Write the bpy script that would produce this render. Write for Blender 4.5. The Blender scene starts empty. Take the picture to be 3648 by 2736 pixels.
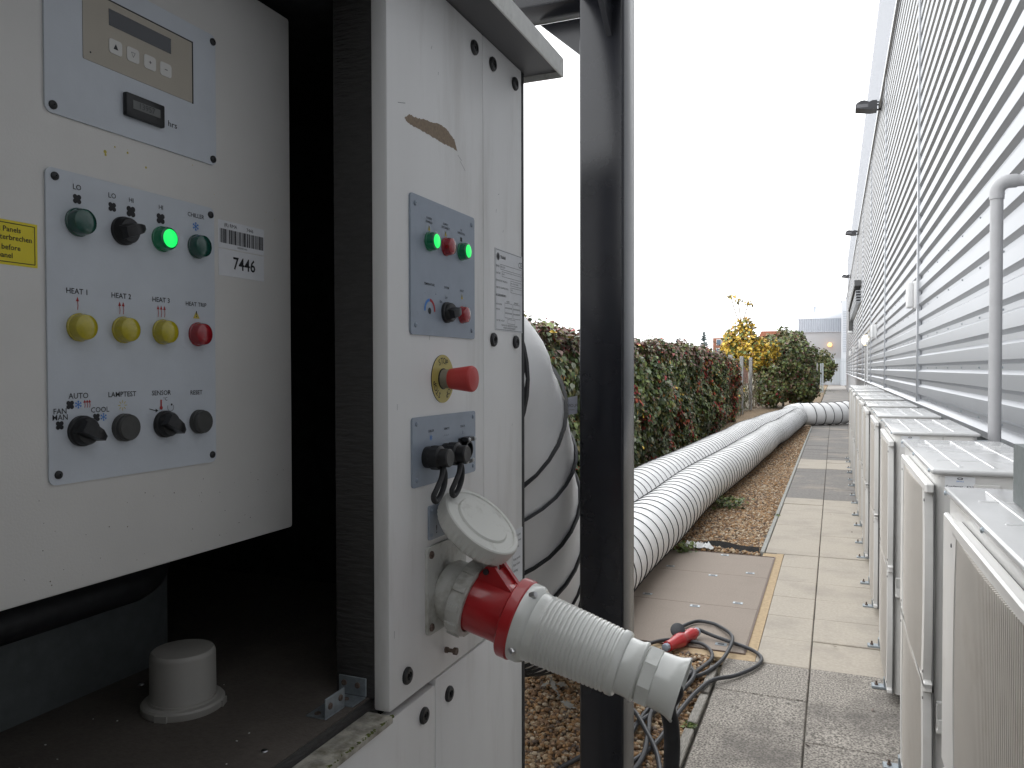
import bpy, bmesh, math, random
import numpy as np
from mathutils import Vector, Matrix, Euler
R = math.radians
rng = np.random.default_rng(7); random.seed(7)
sc = bpy.context.scene

# ------------------------------------------------------------------ camera
cd = bpy.data.cameras.new('camera'); cam = bpy.data.objects.new('camera', cd)
sc.collection.objects.link(cam); sc.camera = cam
cd.sensor_width = 36; cd.lens = 27.53; cd.clip_start = 0.02; cd.clip_end = 2000
_y, _p, _r = R(22.37), R(1.085), R(-0.11)
fw = Vector((-math.sin(_y)*math.cos(_p), math.cos(_y)*math.cos(_p), -math.sin(_p)))
rt0 = Vector((math.cos(_y), math.sin(_y), 0)); up0 = rt0.cross(fw)
rt = rt0*math.cos(_r)+up0*math.sin(_r); up = -rt0*math.sin(_r)+up0*math.cos(_r)
mw = Matrix((rt, up, -fw)).transposed().to_4x4(); mw.translation = (0, 0, 1.6)
cam.matrix_world = mw

# ------------------------------------------------------------------ sky, sun, exposure
SUN_EL, SUN_AZ = 52, 120         # overcast: broad, weak sun above the path
w = bpy.data.worlds.new('World'); sc.world = w; w.use_nodes = True
nt = w.node_tree; nt.nodes.clear()
sky = nt.nodes.new('ShaderNodeTexSky'); sky.sky_type = 'NISHITA'; sky.sun_disc = False
sky.sun_elevation = R(SUN_EL); sky.sun_rotation = R(SUN_AZ); sky.dust_density = 6; sky.air_density = 1.5
hs = nt.nodes.new('ShaderNodeHueSaturation'); hs.inputs['Saturation'].default_value = 0.12
b1 = nt.nodes.new('ShaderNodeBackground'); b1.inputs[1].default_value = 0.1
b2 = nt.nodes.new('ShaderNodeBackground'); b2.inputs[0].default_value = (0.97, 0.985, 1.0, 1); b2.inputs[1].default_value = 1.12
mx = nt.nodes.new('ShaderNodeMixShader'); mx.inputs[0].default_value = 0.85
wo = nt.nodes.new('ShaderNodeOutputWorld')
nt.links.new(sky.outputs[0], hs.inputs['Color']); nt.links.new(hs.outputs[0], b1.inputs[0])
nt.links.new(b1.outputs[0], mx.inputs[1]); nt.links.new(b2.outputs[0], mx.inputs[2]); nt.links.new(mx.outputs[0], wo.inputs[0])
sd = bpy.data.lights.new('sun', 'SUN'); sd.energy = 0.6; sd.angle = R(40); sd.color = (1, .98, .95)
so = bpy.data.objects.new('sun', sd); sc.collection.objects.link(so)
sdir = Vector((math.sin(R(SUN_AZ))*math.cos(R(SUN_EL)), math.cos(R(SUN_AZ))*math.cos(R(SUN_EL)), math.sin(R(SUN_EL))))
so.rotation_euler = sdir.to_track_quat('Z', 'Y').to_euler()
vs = sc.view_settings; vs.view_transform = 'Standard'; vs.look = 'None'; vs.exposure = 1.46; vs.gamma = 1.0
vs.use_curve_mapping = False

# ------------------------------------------------------------------ materials
MATS = {}
def mat(name, col, rough=.5, metal=0., var=.0, vscale=30., bump=0., bscale=200., dirt=None, dscale=6., damt=.5, dthr=.5,
        stretch=(1, 1, 1), spec=.5, coat=0., emit=None, estr=0., var2=None, trans=0.):
    """principled material: base colour, fine value noise, broad dirt patches of another colour, fine bump"""
    if name in MATS: return MATS[name]
    m = bpy.data.materials.new(name); m.use_nodes = True; MATS[name] = m
    n = m.node_tree.nodes; l = m.node_tree.links; bs = n['Principled BSDF']
    bs.inputs['Roughness'].default_value = rough; bs.inputs['Metallic'].default_value = metal
    bs.inputs['Specular IOR Level'].default_value = spec; bs.inputs['Coat Weight'].default_value = coat
    bs.inputs['Transmission Weight'].default_value = trans
    bs.inputs['Base Color'].default_value = (*col, 1)
    if emit: bs.inputs['Emission Color'].default_value = (*emit, 1); bs.inputs['Emission Strength'].default_value = estr
    geo = n.new('ShaderNodeNewGeometry'); mp = n.new('ShaderNodeMapping'); l.new(geo.outputs['Position'], mp.inputs[0])
    mp.inputs['Scale'].default_value = stretch
    cur = None
    if var > 0:
        t = n.new('ShaderNodeTexNoise'); t.inputs['Scale'].default_value = vscale; t.inputs['Detail'].default_value = 5
        l.new(mp.outputs[0], t.inputs['Vector'])
        r = n.new('ShaderNodeValToRGB'); r.color_ramp.elements[0].position = .25 if var < .3 else .36; r.color_ramp.elements[1].position = .75 if var < .3 else .64
        c2 = var2 if var2 else tuple(min(1, c*(1+var)) for c in col)
        r.color_ramp.elements[0].color = (*[c*(1-var) for c in col], 1); r.color_ramp.elements[1].color = (*c2, 1)
        l.new(t.outputs['Fac'], r.inputs[0]); cur = r.outputs[0]
    if dirt:
        t = n.new('ShaderNodeTexNoise'); t.inputs['Scale'].default_value = dscale; t.inputs['Detail'].default_value = 8; t.inputs['Roughness'].default_value = .65
        l.new(mp.outputs[0], t.inputs['Vector'])
        r = n.new('ShaderNodeMapRange'); r.inputs[1].default_value = dthr; r.inputs[2].default_value = dthr+.22; r.inputs[4].default_value = damt
        l.new(t.outputs['Fac'], r.inputs[0])
        mi = n.new('ShaderNodeMix'); mi.data_type = 'RGBA'; l.new(r.outputs[0], mi.inputs[0])
        if cur: l.new(cur, mi.inputs[6])
        else: mi.inputs[6].default_value = (*col, 1)
        mi.inputs[7].default_value = (*dirt, 1); cur = mi.outputs[2]
    if cur: l.new(cur, bs.inputs['Base Color'])
    if bump > 0:
        t = n.new('ShaderNodeTexNoise'); t.inputs['Scale'].default_value = bscale; t.inputs['Detail'].default_value = 4
        l.new(mp.outputs[0], t.inputs['Vector'])
        b = n.new('ShaderNodeBump'); b.inputs['Strength'].default_value = bump; b.inputs['Distance'].default_value = .004
        l.new(t.outputs['Fac'], b.inputs['Height']); l.new(b.outputs[0], bs.inputs['Normal'])
    return m

mat('unit_white', (.80, .795, .785), .42, var=.05, vscale=9, dirt=(.48, .455, .42), dscale=14, damt=.40, dthr=.53, bump=.04, bscale=90, stretch=(1, 1, .16))
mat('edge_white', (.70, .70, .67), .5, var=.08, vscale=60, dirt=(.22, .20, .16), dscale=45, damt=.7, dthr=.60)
mat('ledge_dirty', (.40, .38, .33), .7, var=.3, vscale=70, dirt=(.12, .11, .06), dscale=40, damt=.9, dthr=.48, bump=.3)
mat('moss', (.10, .12, .02), .9, var=.5, vscale=300)
mat('scrape', (.27, .205, .145), .75, var=.18, vscale=300, bump=.2, bscale=400)
mat('cabinet_beige', (.71, .695, .665), .45, var=.03, vscale=12, dirt=(.30, .26, .20), dscale=70, damt=.5, dthr=.69, bump=.08, bscale=420)
mat('plate_blue', (.57, .605, .65), .42, var=.04, vscale=25, bump=.05, bscale=300)
mat('plate_grey', (.30, .345, .41), .42, metal=.1, var=.06, vscale=30, dirt=(.2, .2, .2), dscale=50, damt=.4, dthr=.6)
mat('foam_black', (.045, .043, .042), .6, var=.15, vscale=80, bump=1.0, bscale=75, stretch=(.5, .5, 2.6))
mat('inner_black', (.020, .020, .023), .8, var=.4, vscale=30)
mat('galv', (.165, .182, .182), .55, metal=.4, var=.14, vscale=60, dirt=(.11, .125, .125), dscale=9, damt=.4, dthr=.5)
mat('galv_light', (.33, .37, .40), .42, metal=.65, var=.22, vscale=120)
mat('ply_brown', (.105, .09, .077), .85, var=.16, vscale=140, dirt=(.17, .148, .128), dscale=12, damt=.5, dthr=.5, bump=.3, bscale=300)
mat('black_plastic', (.012, .012, .013), .42, var=.3, vscale=200)
mat('black_rubber', (.013, .013, .015), .55, var=.3, vscale=60)
mat('cable_grey', (.028, .030, .035), .5, var=.25, vscale=60)
mat('dark_button', (.05, .05, .047), .45, var=.2, vscale=100)
mat('ink', (.015, .015, .018), .6)
mat('ink_grey', (.16, .16, .17), .6)
mat('ink_blue', (.06, .22, .6), .6)
mat('ink_red', (.4, .03, .03), .6)
mat('ink_yellow', (.55, .45, .08), .6)
mat('white_print', (.85, .85, .85), .5)
mat('sticker_white', (.72, .73, .75), .4, var=.04, vscale=60)
mat('sticker_yellow', (.78, .64, .02), .45)
mat('key_white', (.66, .65, .62), .5)
mat('display_beige', (.44, .40, .33), .45, var=.03)
mat('lcd_dark', (.025, .028, .035), .2)
mat('lcd_grey', (.10, .105, .10), .3)
mat('lens_green_off', (.010, .075, .055), .16, coat=.6)
mat('lens_green_rim', (.002, .07, .04), .2, coat=.5, emit=(0, .35, .13), estr=.02)
mat('lens_green_on', (.02, .5, .12), .3, emit=(.01, 1., .14), estr=.36)
mat('lens_yellow', (.48, .40, .015), .16, coat=.6, var=.1, vscale=300)
mat('lens_red', (.33, .012, .02), .18, coat=.6)
mat('estop_red', (.50, .045, .04), .45, dirt=(.12, .06, .03), dscale=60, damt=.5, dthr=.62)
mat('stop_yellow', (.50, .42, .12), .4, metal=.15)
mat('collar_grey', (.27, .25, .21), .5, metal=.3, var=.15)
mat('inlet_white', (.55, .55, .52), .45, dirt=(.22, .20, .15), dscale=26, damt=.75, dthr=.50, var=.05)
mat('plug_white', (.64, .65, .62), .28, coat=.35, dirt=(.35, .33, .28), dscale=35, damt=.3, dthr=.58)
mat('lid_white', (.62, .62, .58), .42, dirt=(.24, .21, .16), dscale=22, damt=.8, dthr=.56)
mat('plug_red', (.42, .018, .022), .3, coat=.3, var=.06, vscale=40)
mat('steel_bright', (.55, .55, .56), .28, metal=1.)
mat('rust_steel', (.16, .12, .10), .6, metal=.5, var=.3, vscale=300)
mat('pvc_cap', (.36, .345, .315), .5, var=.05, vscale=20, dirt=(.22, .20, .17), dscale=30, damt=.4, dthr=.6)
mat('post_black', (.012, .013, .018), .26, var=.15, vscale=10, bump=.02, bscale=9, dirt=(.13, .13, .15), dscale=60, damt=.5, dthr=.73)
mat('duct_white', (.80, .80, .80), .5, var=.035, vscale=5, dirt=(.50, .48, .44), dscale=9, damt=.35, dthr=.62, bump=.12, bscale=26)
mat('duct_wire', (.02, .022, .025), .5)
mat('duct_tape', (.50, .51, .52), .4, metal=.2, var=.2)
mat('cond_white', (.66, .65, .63), .36, var=.025, vscale=4, dirt=(.40, .36, .30), dscale=7, damt=.3, dthr=.57, coat=.15)
mat('cond_top', (.51, .51, .508), .22, coat=.3, var=.05, vscale=9, dirt=(.46, .45, .43), dscale=7, damt=.4, dthr=.52, stretch=(1.6, .6, 1))
mat('cond_grille', (.58, .545, .50), .5, var=.05, vscale=5, dirt=(.34, .29, .24), dscale=5, damt=.4, dthr=.55)
mat('cond_dark', (.10, .10, .10), .6)
mat('clad', (.345, .355, .375), .42, metal=.62, var=.07, vscale=1.2, bump=.05, bscale=3, stretch=(1, .3, 1))
mat('clad_trim', (.38, .39, .41), .3, metal=.7)
mat('clad_pale', (.35, .365, .405), .5, metal=.0, var=.03, vscale=3)
mat('plinth', (.18, .19, .20), .8, var=.2, vscale=20)
mat('pvc_grey', (.36, .36, .37), .4, var=.06, vscale=15)
mat('soffit_shade', (.10, .10, .105), .5)  # shade under the roof overhang put into the soffit colour
mat('lamp_black', (.03, .03, .035), .4)
mat('lamp_white', (.72, .72, .72), .35)
mat('lamp_glass', (.12, .12, .13), .15)
mat('lamp_lit', (.9, .8, .6), .4, emit=(1, .86, .55), estr=1.1)
mat('lamp_orange', (.9, .5, .2), .4, emit=(1, .45, .12), estr=1.1)
mat('slab_beige', (.385, .345, .29), .85, var=.12, vscale=60, dirt=(.25, .225, .195), dscale=2.6, damt=.55, dthr=.48, bump=.25, bscale=160)
mat('slab_grey', (.185, .174, .163), .88, var=.25, vscale=30, dirt=(.36, .31, .25), dscale=1.1, damt=.8, dthr=.5, bump=.3, bscale=160)
mat('slab_worn', (.20, .18, .158), .9, var=.55, var2=(.43, .395, .35), vscale=115, dirt=(.10, .09, .082), dscale=2.0, damt=.8, dthr=.46, bump=.6, bscale=160)
mat('slab_joint', (.09, .08, .065), .95, var=.3, vscale=40)
mat('cover_conc', (.265, .222, .187), .85, var=.12, vscale=90, dirt=(.22, .185, .155), dscale=4, damt=.5, dthr=.52, bump=.3, bscale=220)
mat('mortar', (.40, .30, .185), .9, var=.18, vscale=40, bump=.3)
mat('timber_grey', (.25, .235, .21), .85, var=.35, vscale=60, bump=.6, bscale=90, stretch=(6, .5, 3))
mat('edging_conc', (.29, .29, .27), .85, var=.18, vscale=30)
mat('gravel_base', (.17, .115, .065), .95, var=.6, vscale=42, var2=(.33, .24, .15), bump=1., bscale=55)
for i, c in enumerate([(.30, .175, .08), (.20, .12, .065), (.36, .27, .17), (.12, .09, .07), (.46, .38, .28), (.24, .155, .095)]):
    mat('pebble_%d' % i, c, .75, var=.22, vscale=60)
mat('ground_far', (.13, .115, .08), .95, var=.4, vscale=2)
mat('membrane', (.028, .027, .027), .8, var=.3, vscale=60, bump=.5)
mat('rag_white', (.70, .70, .70), .7, bump=.4, bscale=60)
mat('paper', (.66, .68, .78), .7)
LEAF = dict(dg=(.050, .074, .030), mg=(.080, .118, .040), lg=(.145, .185, .052), gl=(.22, .24, .18), pu=(.165, .092, .074), rd=(.29, .036, .038), br=(.37, .072, .034), or_=(.33, .165, .045), ye=(.55, .37, .045), ol=(.135, .118, .042))  # gl: pale tone painting gloss highlights into some leaves
for k, c in LEAF.items():
    mm = mat('leaf_'+k, c, .42, var=.3, vscale=7)
    mm.node_tree.nodes['Principled BSDF'].inputs['Subsurface Weight'].default_value = 0
mat('conifer', (.045, .065, .068), .7, var=.4, vscale=2)
mat('bark', (.10, .085, .065), .9, var=.3, vscale=20)
mat('twig', (.15, .115, .075), .9, var=.3, vscale=20)
mat('post_conc', (.30, .30, .30), .85, var=.15, vscale=15)
mat('wire_galv', (.30, .31, .31), .5, metal=.5)
mat('bldg_pale', (.50, .52, .56), .6, var=.02, vscale=1)
mat('bldg_grey', (.38, .41, .46), .6, var=.02, vscale=1)
mat('bldg_low', (.40, .405, .42), .7, var=.03, vscale=1)
mat('brick', (.26, .11, .07), .85, var=.2, vscale=3)
mat('roof_red', (.27, .10, .06), .8, var=.2, vscale=3)
mat('glass_far', (.05, .09, .14), .15)
mat('palisade', (.40, .44, .47), .5, metal=.3)

# ------------------------------------------------------------------ mesh builder
def frame(axis):
    a = Vector(axis).normalized(); t = Vector((0, 0, 1)) if abs(a.z) < .9 else Vector((0, 1, 0))
    u = t.cross(a).normalized(); v = a.cross(u); return a, u, v
class M:
    def __init__(s): s.v = []; s.f = []; s.m = []
    def add(s, vs, fs, m=0):
        o = len(s.v); s.v += [tuple(p) for p in vs]
        for f in fs: s.f.append(tuple(i+o for i in f)); s.m.append(m)
        return s
    def box(s, x0, x1, y0, y1, z0, z1, m=0, bev=0., seg=2):
        if bev > 0:
            b = bmesh.new(); bmesh.ops.create_cube(b, size=1)
            for q in b.verts: q.co = ((x0+x1)/2+q.co.x*(x1-x0), (y0+y1)/2+q.co.y*(y1-y0), (z0+z1)/2+q.co.z*(z1-z0))
            bmesh.ops.bevel(b, geom=b.edges[:], offset=bev, segments=seg, affect='EDGES', profile=.5)
            b.verts.index_update(); s.add([q.co[:] for q in b.verts], [[q.index for q in f.verts] for f in b.faces], m); b.free(); return s
        P = [(x0, y0, z0), (x1, y0, z0), (x1, y1, z0), (x0, y1, z0), (x0, y0, z1), (x1, y0, z1), (x1, y1, z1), (x0, y1, z1)]
        return s.add(P, [(0, 3, 2, 1), (4, 5, 6, 7), (0, 1, 5, 4), (1, 2, 6, 5), (2, 3, 7, 6), (3, 0, 4, 7)], m)
    def lathe(s, prof, org, axis, n=28, m=0, mats=None, knurl=None, cap0=True, cap1=True):
        a, u, v = frame(axis); o = Vector(org); vs = []; fs = []; ms = []
        for j, (r, h) in enumerate(prof):
            for i in range(n):
                t = 2*math.pi*i/n; rr = r*(1+knurl[1]*(i % 2)) if knurl and j in knurl[0] else r
                vs.append(o+a*h+(u*math.cos(t)+v*math.sin(t))*rr)
        b = len(s.v); s.v += [tuple(p) for p in vs]
        for j in range(len(prof)-1):
            mm = mats[j] if mats else m
            for i in range(n):
                k = (i+1) % n; s.f.append((b+j*n+i, b+j*n+k, b+(j+1)*n+k, b+(j+1)*n+i)); s.m.append(mm)
        if cap0 and prof[0][0] > 1e-6: s.f.append(tuple(b+i for i in reversed(range(n)))); s.m.append(mats[0] if mats else m)
        if cap1 and prof[-1][0] > 1e-6: s.f.append(tuple(b+(len(prof)-1)*n+i for i in range(n))); s.m.append(mats[-1] if mats else m)
        return s
    def tube(s, pts, r, n=8, m=0, caps=True):
        pts = [Vector(p) for p in pts]; N = len(pts); rs = r if isinstance(r, (list, tuple, np.ndarray)) else [r]*N
        fr = frames(pts); vs = []
        for p, (u, v), rr in zip(pts, fr, rs):
            for i in range(n):
                t = 2*math.pi*i/n; vs.append(p+(u*math.cos(t)+v*math.sin(t))*rr)
        fs = [(j*n+i, j*n+(i+1) % n, (j+1)*n+(i+1) % n, (j+1)*n+i) for j in range(N-1) for i in range(n)]
        if caps: fs += [tuple(reversed(range(n))), tuple((N-1)*n+i for i in range(n))]
        return s.add(vs, fs, m)
    def prism(s, poly, x0, x1, m=0, plane='YZ'):
        n = len(poly)
        def P(x, a, b): return {'YZ': (x, a, b), 'XZ': (a, x, b), 'XY': (a, b, x)}[plane]
        vs = [P(x0, a, b) for a, b in poly]+[P(x1, a, b) for a, b in poly]
        fs = [tuple(reversed(range(n))), tuple(range(n, 2*n))]+[(i, (i+1) % n, n+(i+1) % n, n+i) for i in range(n)]
        return s.add(vs, fs, m)
    def rrect(s, y0, y1, z0, z1, r, x0, x1, m=0, plane='YZ', seg=4):
        poly = []
        for cy, cz, a0 in ((y1-r, z1-r, 0), (y0+r, z1-r, 90), (y0+r, z0+r, 180), (y1-r, z0+r, 270)):
            for k in range(seg+1): a = R(a0+90*k/seg); poly.append((cy+r*math.cos(a), cz+r*math.sin(a)))
        return s.prism(poly, x0, x1, m, plane)
    def flat(s, poly, x, m=0):       # flat print on a face looking along +X
        return s.add([(x, a, b) for a, b in poly], [tuple(range(len(poly)))], m)
    def line(s, a, b, wd, x, m=0):
        d = Vector((b[0]-a[0], b[1]-a[1])); 
        if d.length < 1e-9: return s
        n = Vector((-d.y, d.x)).normalized()*wd/2
        return s.flat([(a[0]-n.x, a[1]-n.y), (b[0]-n.x, b[1]-n.y), (b[0]+n.x, b[1]+n.y), (a[0]+n.x, a[1]+n.y)], x, m)
    def ring(s, y0, y1, z0, z1, wd, x, m=0):
        for a, b in (((y0, z0), (y1, z0)), ((y1, z0), (y1, z1)), ((y1, z1), (y0, z1)), ((y0, z1), (y0, z0))): s.line(a, b, wd, x, m)
        return s
    def disc(s, y, z, r, x, m=0, n=16): return s.flat([(y+r*math.cos(2*math.pi*i/n), z+r*math.sin(2*math.pi*i/n)) for i in range(n)], x, m)
    def text(s, st, y, z, size, x, m=0, align='CENTER', rot=0., bold=0., sx=1., mirror=False, fn=None):
        vs, fs = glyphs(st, align, bold); c, q = math.cos(rot), math.sin(rot); out = []
        for (a, b) in vs:
            a, b = a*size*sx, b*size
            if mirror: a = -a
            a, b = a*c-b*q, a*q+b*c
            out.append(fn(a, b) if fn else (x, y+a, z+b))
        if mirror: fs = [tuple(reversed(f)) for f in fs]
        return s.add(out, fs, m)
def frames(pts):
    N = len(pts); out = []; u = None
    for i in range(N):
        t = (pts[min(i+1, N-1)]-pts[max(i-1, 0)]).normalized()
        if u is None:
            k = Vector((0, 0, 1)) if abs(t.z) < .9 else Vector((0, 1, 0)); u = k.cross(t).normalized()
        else: u = (u-t*u.dot(t)).normalized()
        out.append((u, t.cross(u)))
    return out
_g = {}
def glyphs(st, align, bold):
    key = (st, align, bold)
    if key in _g: return _g[key]
    cu = bpy.data.curves.new('t', 'FONT'); cu.body = st; cu.align_x = align; cu.align_y = 'CENTER'; cu.size = 1.38; cu.resolution_u = 2; cu.offset = bold
    o = bpy.data.objects.new('t', cu); me = bpy.data.meshes.new_from_object(o)
    r = ([(q.co.x, q.co.y) for q in me.vertices], [tuple(p.vertices) for p in me.polygons])
    bpy.data.objects.remove(o); bpy.data.curves.remove(cu); bpy.data.meshes.remove(me); _g[key] = r; return r
def spline(P, n=12):
    P = [Vector(p) for p in P]; out = []
    for i in range(len(P)-1):
        p0, p1, p2, p3 = P[max(i-1, 0)], P[i], P[i+1], P[min(i+2, len(P)-1)]
        for k in range(n):
            t = k/n; out.append(.5*((2*p1)+(p2-p0)*t+(2*p0-5*p1+4*p2-p3)*t*t+(3*p1-p0-3*p2+p3)*t*t*t))
    return out+[P[-1]]

# ------------------------------------------------------------------ objects
LOC = {}
def put(o, parent=None, label=None, cat=None, group=None, kind=None):
    sc.collection.objects.link(o)
    if parent: o.parent = parent
    if label: o['label'] = label
    if cat: o['category'] = cat
    if group: o['group'] = group
    if kind: o['kind'] = kind
    return o
def thing(name, label, cat, loc=(0, 0, 0), group=None):
    o = bpy.data.objects.new(name, None); o.empty_display_size = .1; o.location = loc; LOC[o.name] = Vector(loc)
    return put(o, None, label, cat, group)
def mesh(name, b, mats, ang=35):
    me = bpy.data.meshes.new(name); me.from_pydata(b.v, [], b.f)
    for q in ([mats] if isinstance(mats, str) else mats): me.materials.append(MATS[q])
    me.polygons.foreach_set('material_index', b.m); me.polygons.foreach_set('use_smooth', [True]*len(b.f))
    me.set_sharp_from_angle(angle=R(ang)); me.update(); return me
def obj(name, b, mats, parent=None, ang=35, **kw):
    """builder vertices are world coordinates; they are stored relative to the root thing"""
    off = LOC.get(parent.name, Vector()) if parent else Vector(kw.pop('loc', (0, 0, 0)))
    if off.length > 0: b.v = [(p[0]-off.x, p[1]-off.y, p[2]-off.z) for p in b.v]
    o = bpy.data.objects.new(name, mesh(name, b, mats, ang))
    if not parent: o.location = off
    put(o, parent, **kw); LOC[o.name] = off
    return o
def npmesh(name, V, T, mi, mats, smooth=False):
    me = bpy.data.meshes.new(name); nT = len(T); k = T.shape[1]
    me.vertices.add(len(V)); me.vertices.foreach_set('co', V.astype(np.float32).ravel())
    me.loops.add(nT*k); me.loops.foreach_set('vertex_index', T.astype(np.int32).ravel())
    me.polygons.add(nT); me.polygons.foreach_set('loop_start', np.arange(0, nT*k, k, dtype=np.int32))
    me.polygons.foreach_set('material_index', mi.astype(np.int32))
    for q in mats: me.materials.append(MATS[q])
    me.update(calc_edges=True); me.validate()
    me.polygons.foreach_set('use_smooth', np.full(len(me.polygons), smooth)); return me
def npobj(name, me, parent=None, **kw): return put(bpy.data.objects.new(name, me), parent, **kw)
def copy_tree(o, parent=None):
    c = o.copy(); sc.collection.objects.link(c); c.parent = parent
    for ch in list(o.children): copy_tree(ch, c)
    return c
# ================================================================== SETTING: ground, path
def slab_mesh(name, dx, dy, dz, m, seed):
    b = M().box(-dx/2, dx/2, -dy/2, dy/2, -dz, 0, 0, bev=.004, seg=1); return mesh(name, b, m)
g = M(); g.box(-400, 400, -60, 900, -.6, -.06); obj('ground', g, 'ground_far', kind='structure')
g = M(); N = 40
g.box(-3.2, -.60, -6, 100, -.05, -.018); obj('gravel_bed', g, 'gravel_base', kind='structure')
path = obj('path', M().box(-.556, 1.0, -6, 100, -.055, -.012), 'slab_joint', kind='structure')
P = .448; Y0 = 4.44
SL = {}
def slab(x0, x1, y0, y1, m):
    key = (round(x1-x0, 3), round(y1-y0, 3), m)
    if key not in SL: SL[key] = slab_mesh('paving_slab', x1-x0, y1-y0, .04, m, 0)
    o = bpy.data.objects.new('paving_slab', SL[key]); o.location = ((x0+x1)/2, (y0+y1)/2, random.uniform(-.004, .003))
    o.rotation_euler = (random.gauss(0, .003), random.gauss(0, .003), random.gauss(0, .003)); put(o, path)
for k in range(-14, 44):
    y0 = Y0+k*P; y1 = y0+P
    for ci, (xa, xb) in enumerate(((-.548, -.1145), (-.1075, .338), (.342, .87))):
        if ci == 0 and 4.40 < y0 < 6.9: xa = -.392
        j = random.uniform(.0008, .0032)
        if y1 < Y0+.01: m = 'slab_worn'
        elif y0 < 9.9: m = 'slab_beige'
        else: m = 'slab_grey'
        if 13.1 < y0 < 14.3: m = 'slab_beige'
        slab(xa, xb, y0+j, y1-j, m)
far = obj('path_extension', M().box(-.556, .9, Y0+44*P, 96, -.05, -.002), 'slab_grey', kind='structure')
# mortar strip round the inspection covers
obj('mortar_strip', M().box(-.452, -.395, 4.44, 7.12, -.045, -.003).box(-1.42, -.452, 4.44, 4.528, -.045, -.004).box(-.56, -.452, 6.96, 7.10, -.045, -.003), 'mortar', kind='structure')
# inspection covers: three concrete-filled panels in one steel frame
cov = thing('inspection_cover', 'recessed brown concrete inspection cover beside the paved path, cable loop lying on it', 'cover', (-.9, 5.7, 0))
for a, b_ in ((4.536, 5.395), (5.40, 6.24), (6.245, 6.95)):
    pn = obj('cover_panel', M().box(-1.335, -.462, a, b_, -.04, 0, bev=.003, seg=1), 'cover_conc', cov)
    for kx, ky in ((-1.22, a+.09), (-.60, a+.10), (-.86, b_-.07)):
        obj('lifting_eye', M().box(kx-.032, kx+.032, ky-.02, ky+.02, .0005, .003, 0).box(kx-.018, kx+.018, ky-.010, ky+.010, .0031, .0045, 1), ['galv_light', 'lamp_black'], pn)
f = M()
for x in (-1.345, -.460): f.box(x, x+.008, 4.528, 6.958, -.04, .004)
f.box(-1.345, -.46, 4.527, 4.534, -.04, .004).box(-1.345, -.46, 6.952, 6.958, -.04, .004)
obj('frame', f, 'rust_steel', cov)
# timber edging near, concrete edging far
for i, (y0, y1, t) in enumerate(((2.0, 3.465, .0), (3.53, 3.86, .012), (3.90, 4.25, -.01))):
    b = M().box(-.604, -.562, y0, y1, -.05, .016, bev=.004, seg=1); b.v = [(x+t*(y-y0), y, z+.004*math.sin(9*y)) for x, y, z in b.v]
    obj('timber_edging', b, 'timber_grey', label=['long weathered grey timber board edging the nearest gravel', 'short grey timber board between two others beside the gravel', 'short grey timber board nearest the red cable connector'][i], cat='edging board', group='timber edging boards', loc=(-.58, y0, 0))
for i in range(8):
    y0 = 7.10+i*2.0
    put(bpy.data.objects.new('edging_kerb', mesh('edging_kerb', M().box(-.588, -.552, y0, y0+1.994, -.05, .010, bev=.004, seg=1), 'edging_conc')), path)
# pebbles
t_ = (1+5**.5)/2
ICO = np.array([(-1, t_, 0), (1, t_, 0), (-1, -t_, 0), (1, -t_, 0), (0, -1, t_), (0, 1, t_), (0, -1, -t_), (0, 1, -t_), (t_, 0, -1), (t_, 0, 1), (-t_, 0, -1), (-t_, 0, 1)])/math.sqrt(1+t_*t_)
ICF = np.array([(0, 11, 5), (0, 5, 1), (0, 1, 7), (0, 7, 10), (0, 10, 11), (1, 5, 9), (5, 11, 4), (11, 10, 2), (10, 7, 6), (7, 1, 8), (3, 9, 4), (3, 4, 2), (3, 2, 6), (3, 6, 8), (3, 8, 9), (4, 9, 5), (2, 4, 11), (6, 2, 10), (8, 6, 7), (9, 8, 1)])
def rotm(n):
    q = rng.normal(size=(n, 4)); q /= np.linalg.norm(q, axis=1)[:, None]; a, b, c, d = q.T
    return np.stack([np.stack([1-2*(c*c+d*d), 2*(b*c-a*d), 2*(b*d+a*c)], -1), np.stack([2*(b*c+a*d), 1-2*(b*b+d*d), 2*(c*d-a*b)], -1), np.stack([2*(b*d-a*c), 2*(c*d+a*b), 1-2*(b*b+c*c)], -1)], 1)
def pebbles(name, n, x0, x1, y0, y1, r0, r1, label):
    x = rng.uniform(x0, x1, n); y = rng.uniform(y0, y1, n); r = r0+(r1-r0)*rng.beta(1.4, 2.6, n)
    z = -.014+rng.uniform(0, .012, n)+r*.25
    S = np.stack([r*rng.uniform(.8, 1.35, n), r*rng.uniform(.7, 1.1, n), r*rng.uniform(.5, .85, n)], -1)
    V = ICO[None]*(1+rng.uniform(-.12, .12, (n, 12, 1)))*S[:, None, :]
    Rm = rotm(n); lay = rng.random(n) < .75
    ca = rng.uniform(0, 6.28, n); Rz = np.zeros((n, 3, 3)); Rz[:, 0, 0] = np.cos(ca); Rz[:, 0, 1] = -np.sin(ca); Rz[:, 1, 0] = np.sin(ca); Rz[:, 1, 1] = np.cos(ca); Rz[:, 2, 2] = 1
    Rm[lay] = Rz[lay]
    V = np.einsum('nij,nkj->nki', Rm, V)+np.stack([x, y, z], -1)[:, None, :]
    T = ICF[None]+12*np.arange(n)[:, None, None]
    mi = rng.choice(6, n, p=[.28, .2, .2, .12, .10, .10])
    me = npmesh(name, V.reshape(-1, 3), T.reshape(-1, 3), np.repeat(mi, 20), ['pebble_%d' % i for i in range(6)], True)
    npobj(name, me, label=label, cat='gravel', kind='stuff')
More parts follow.
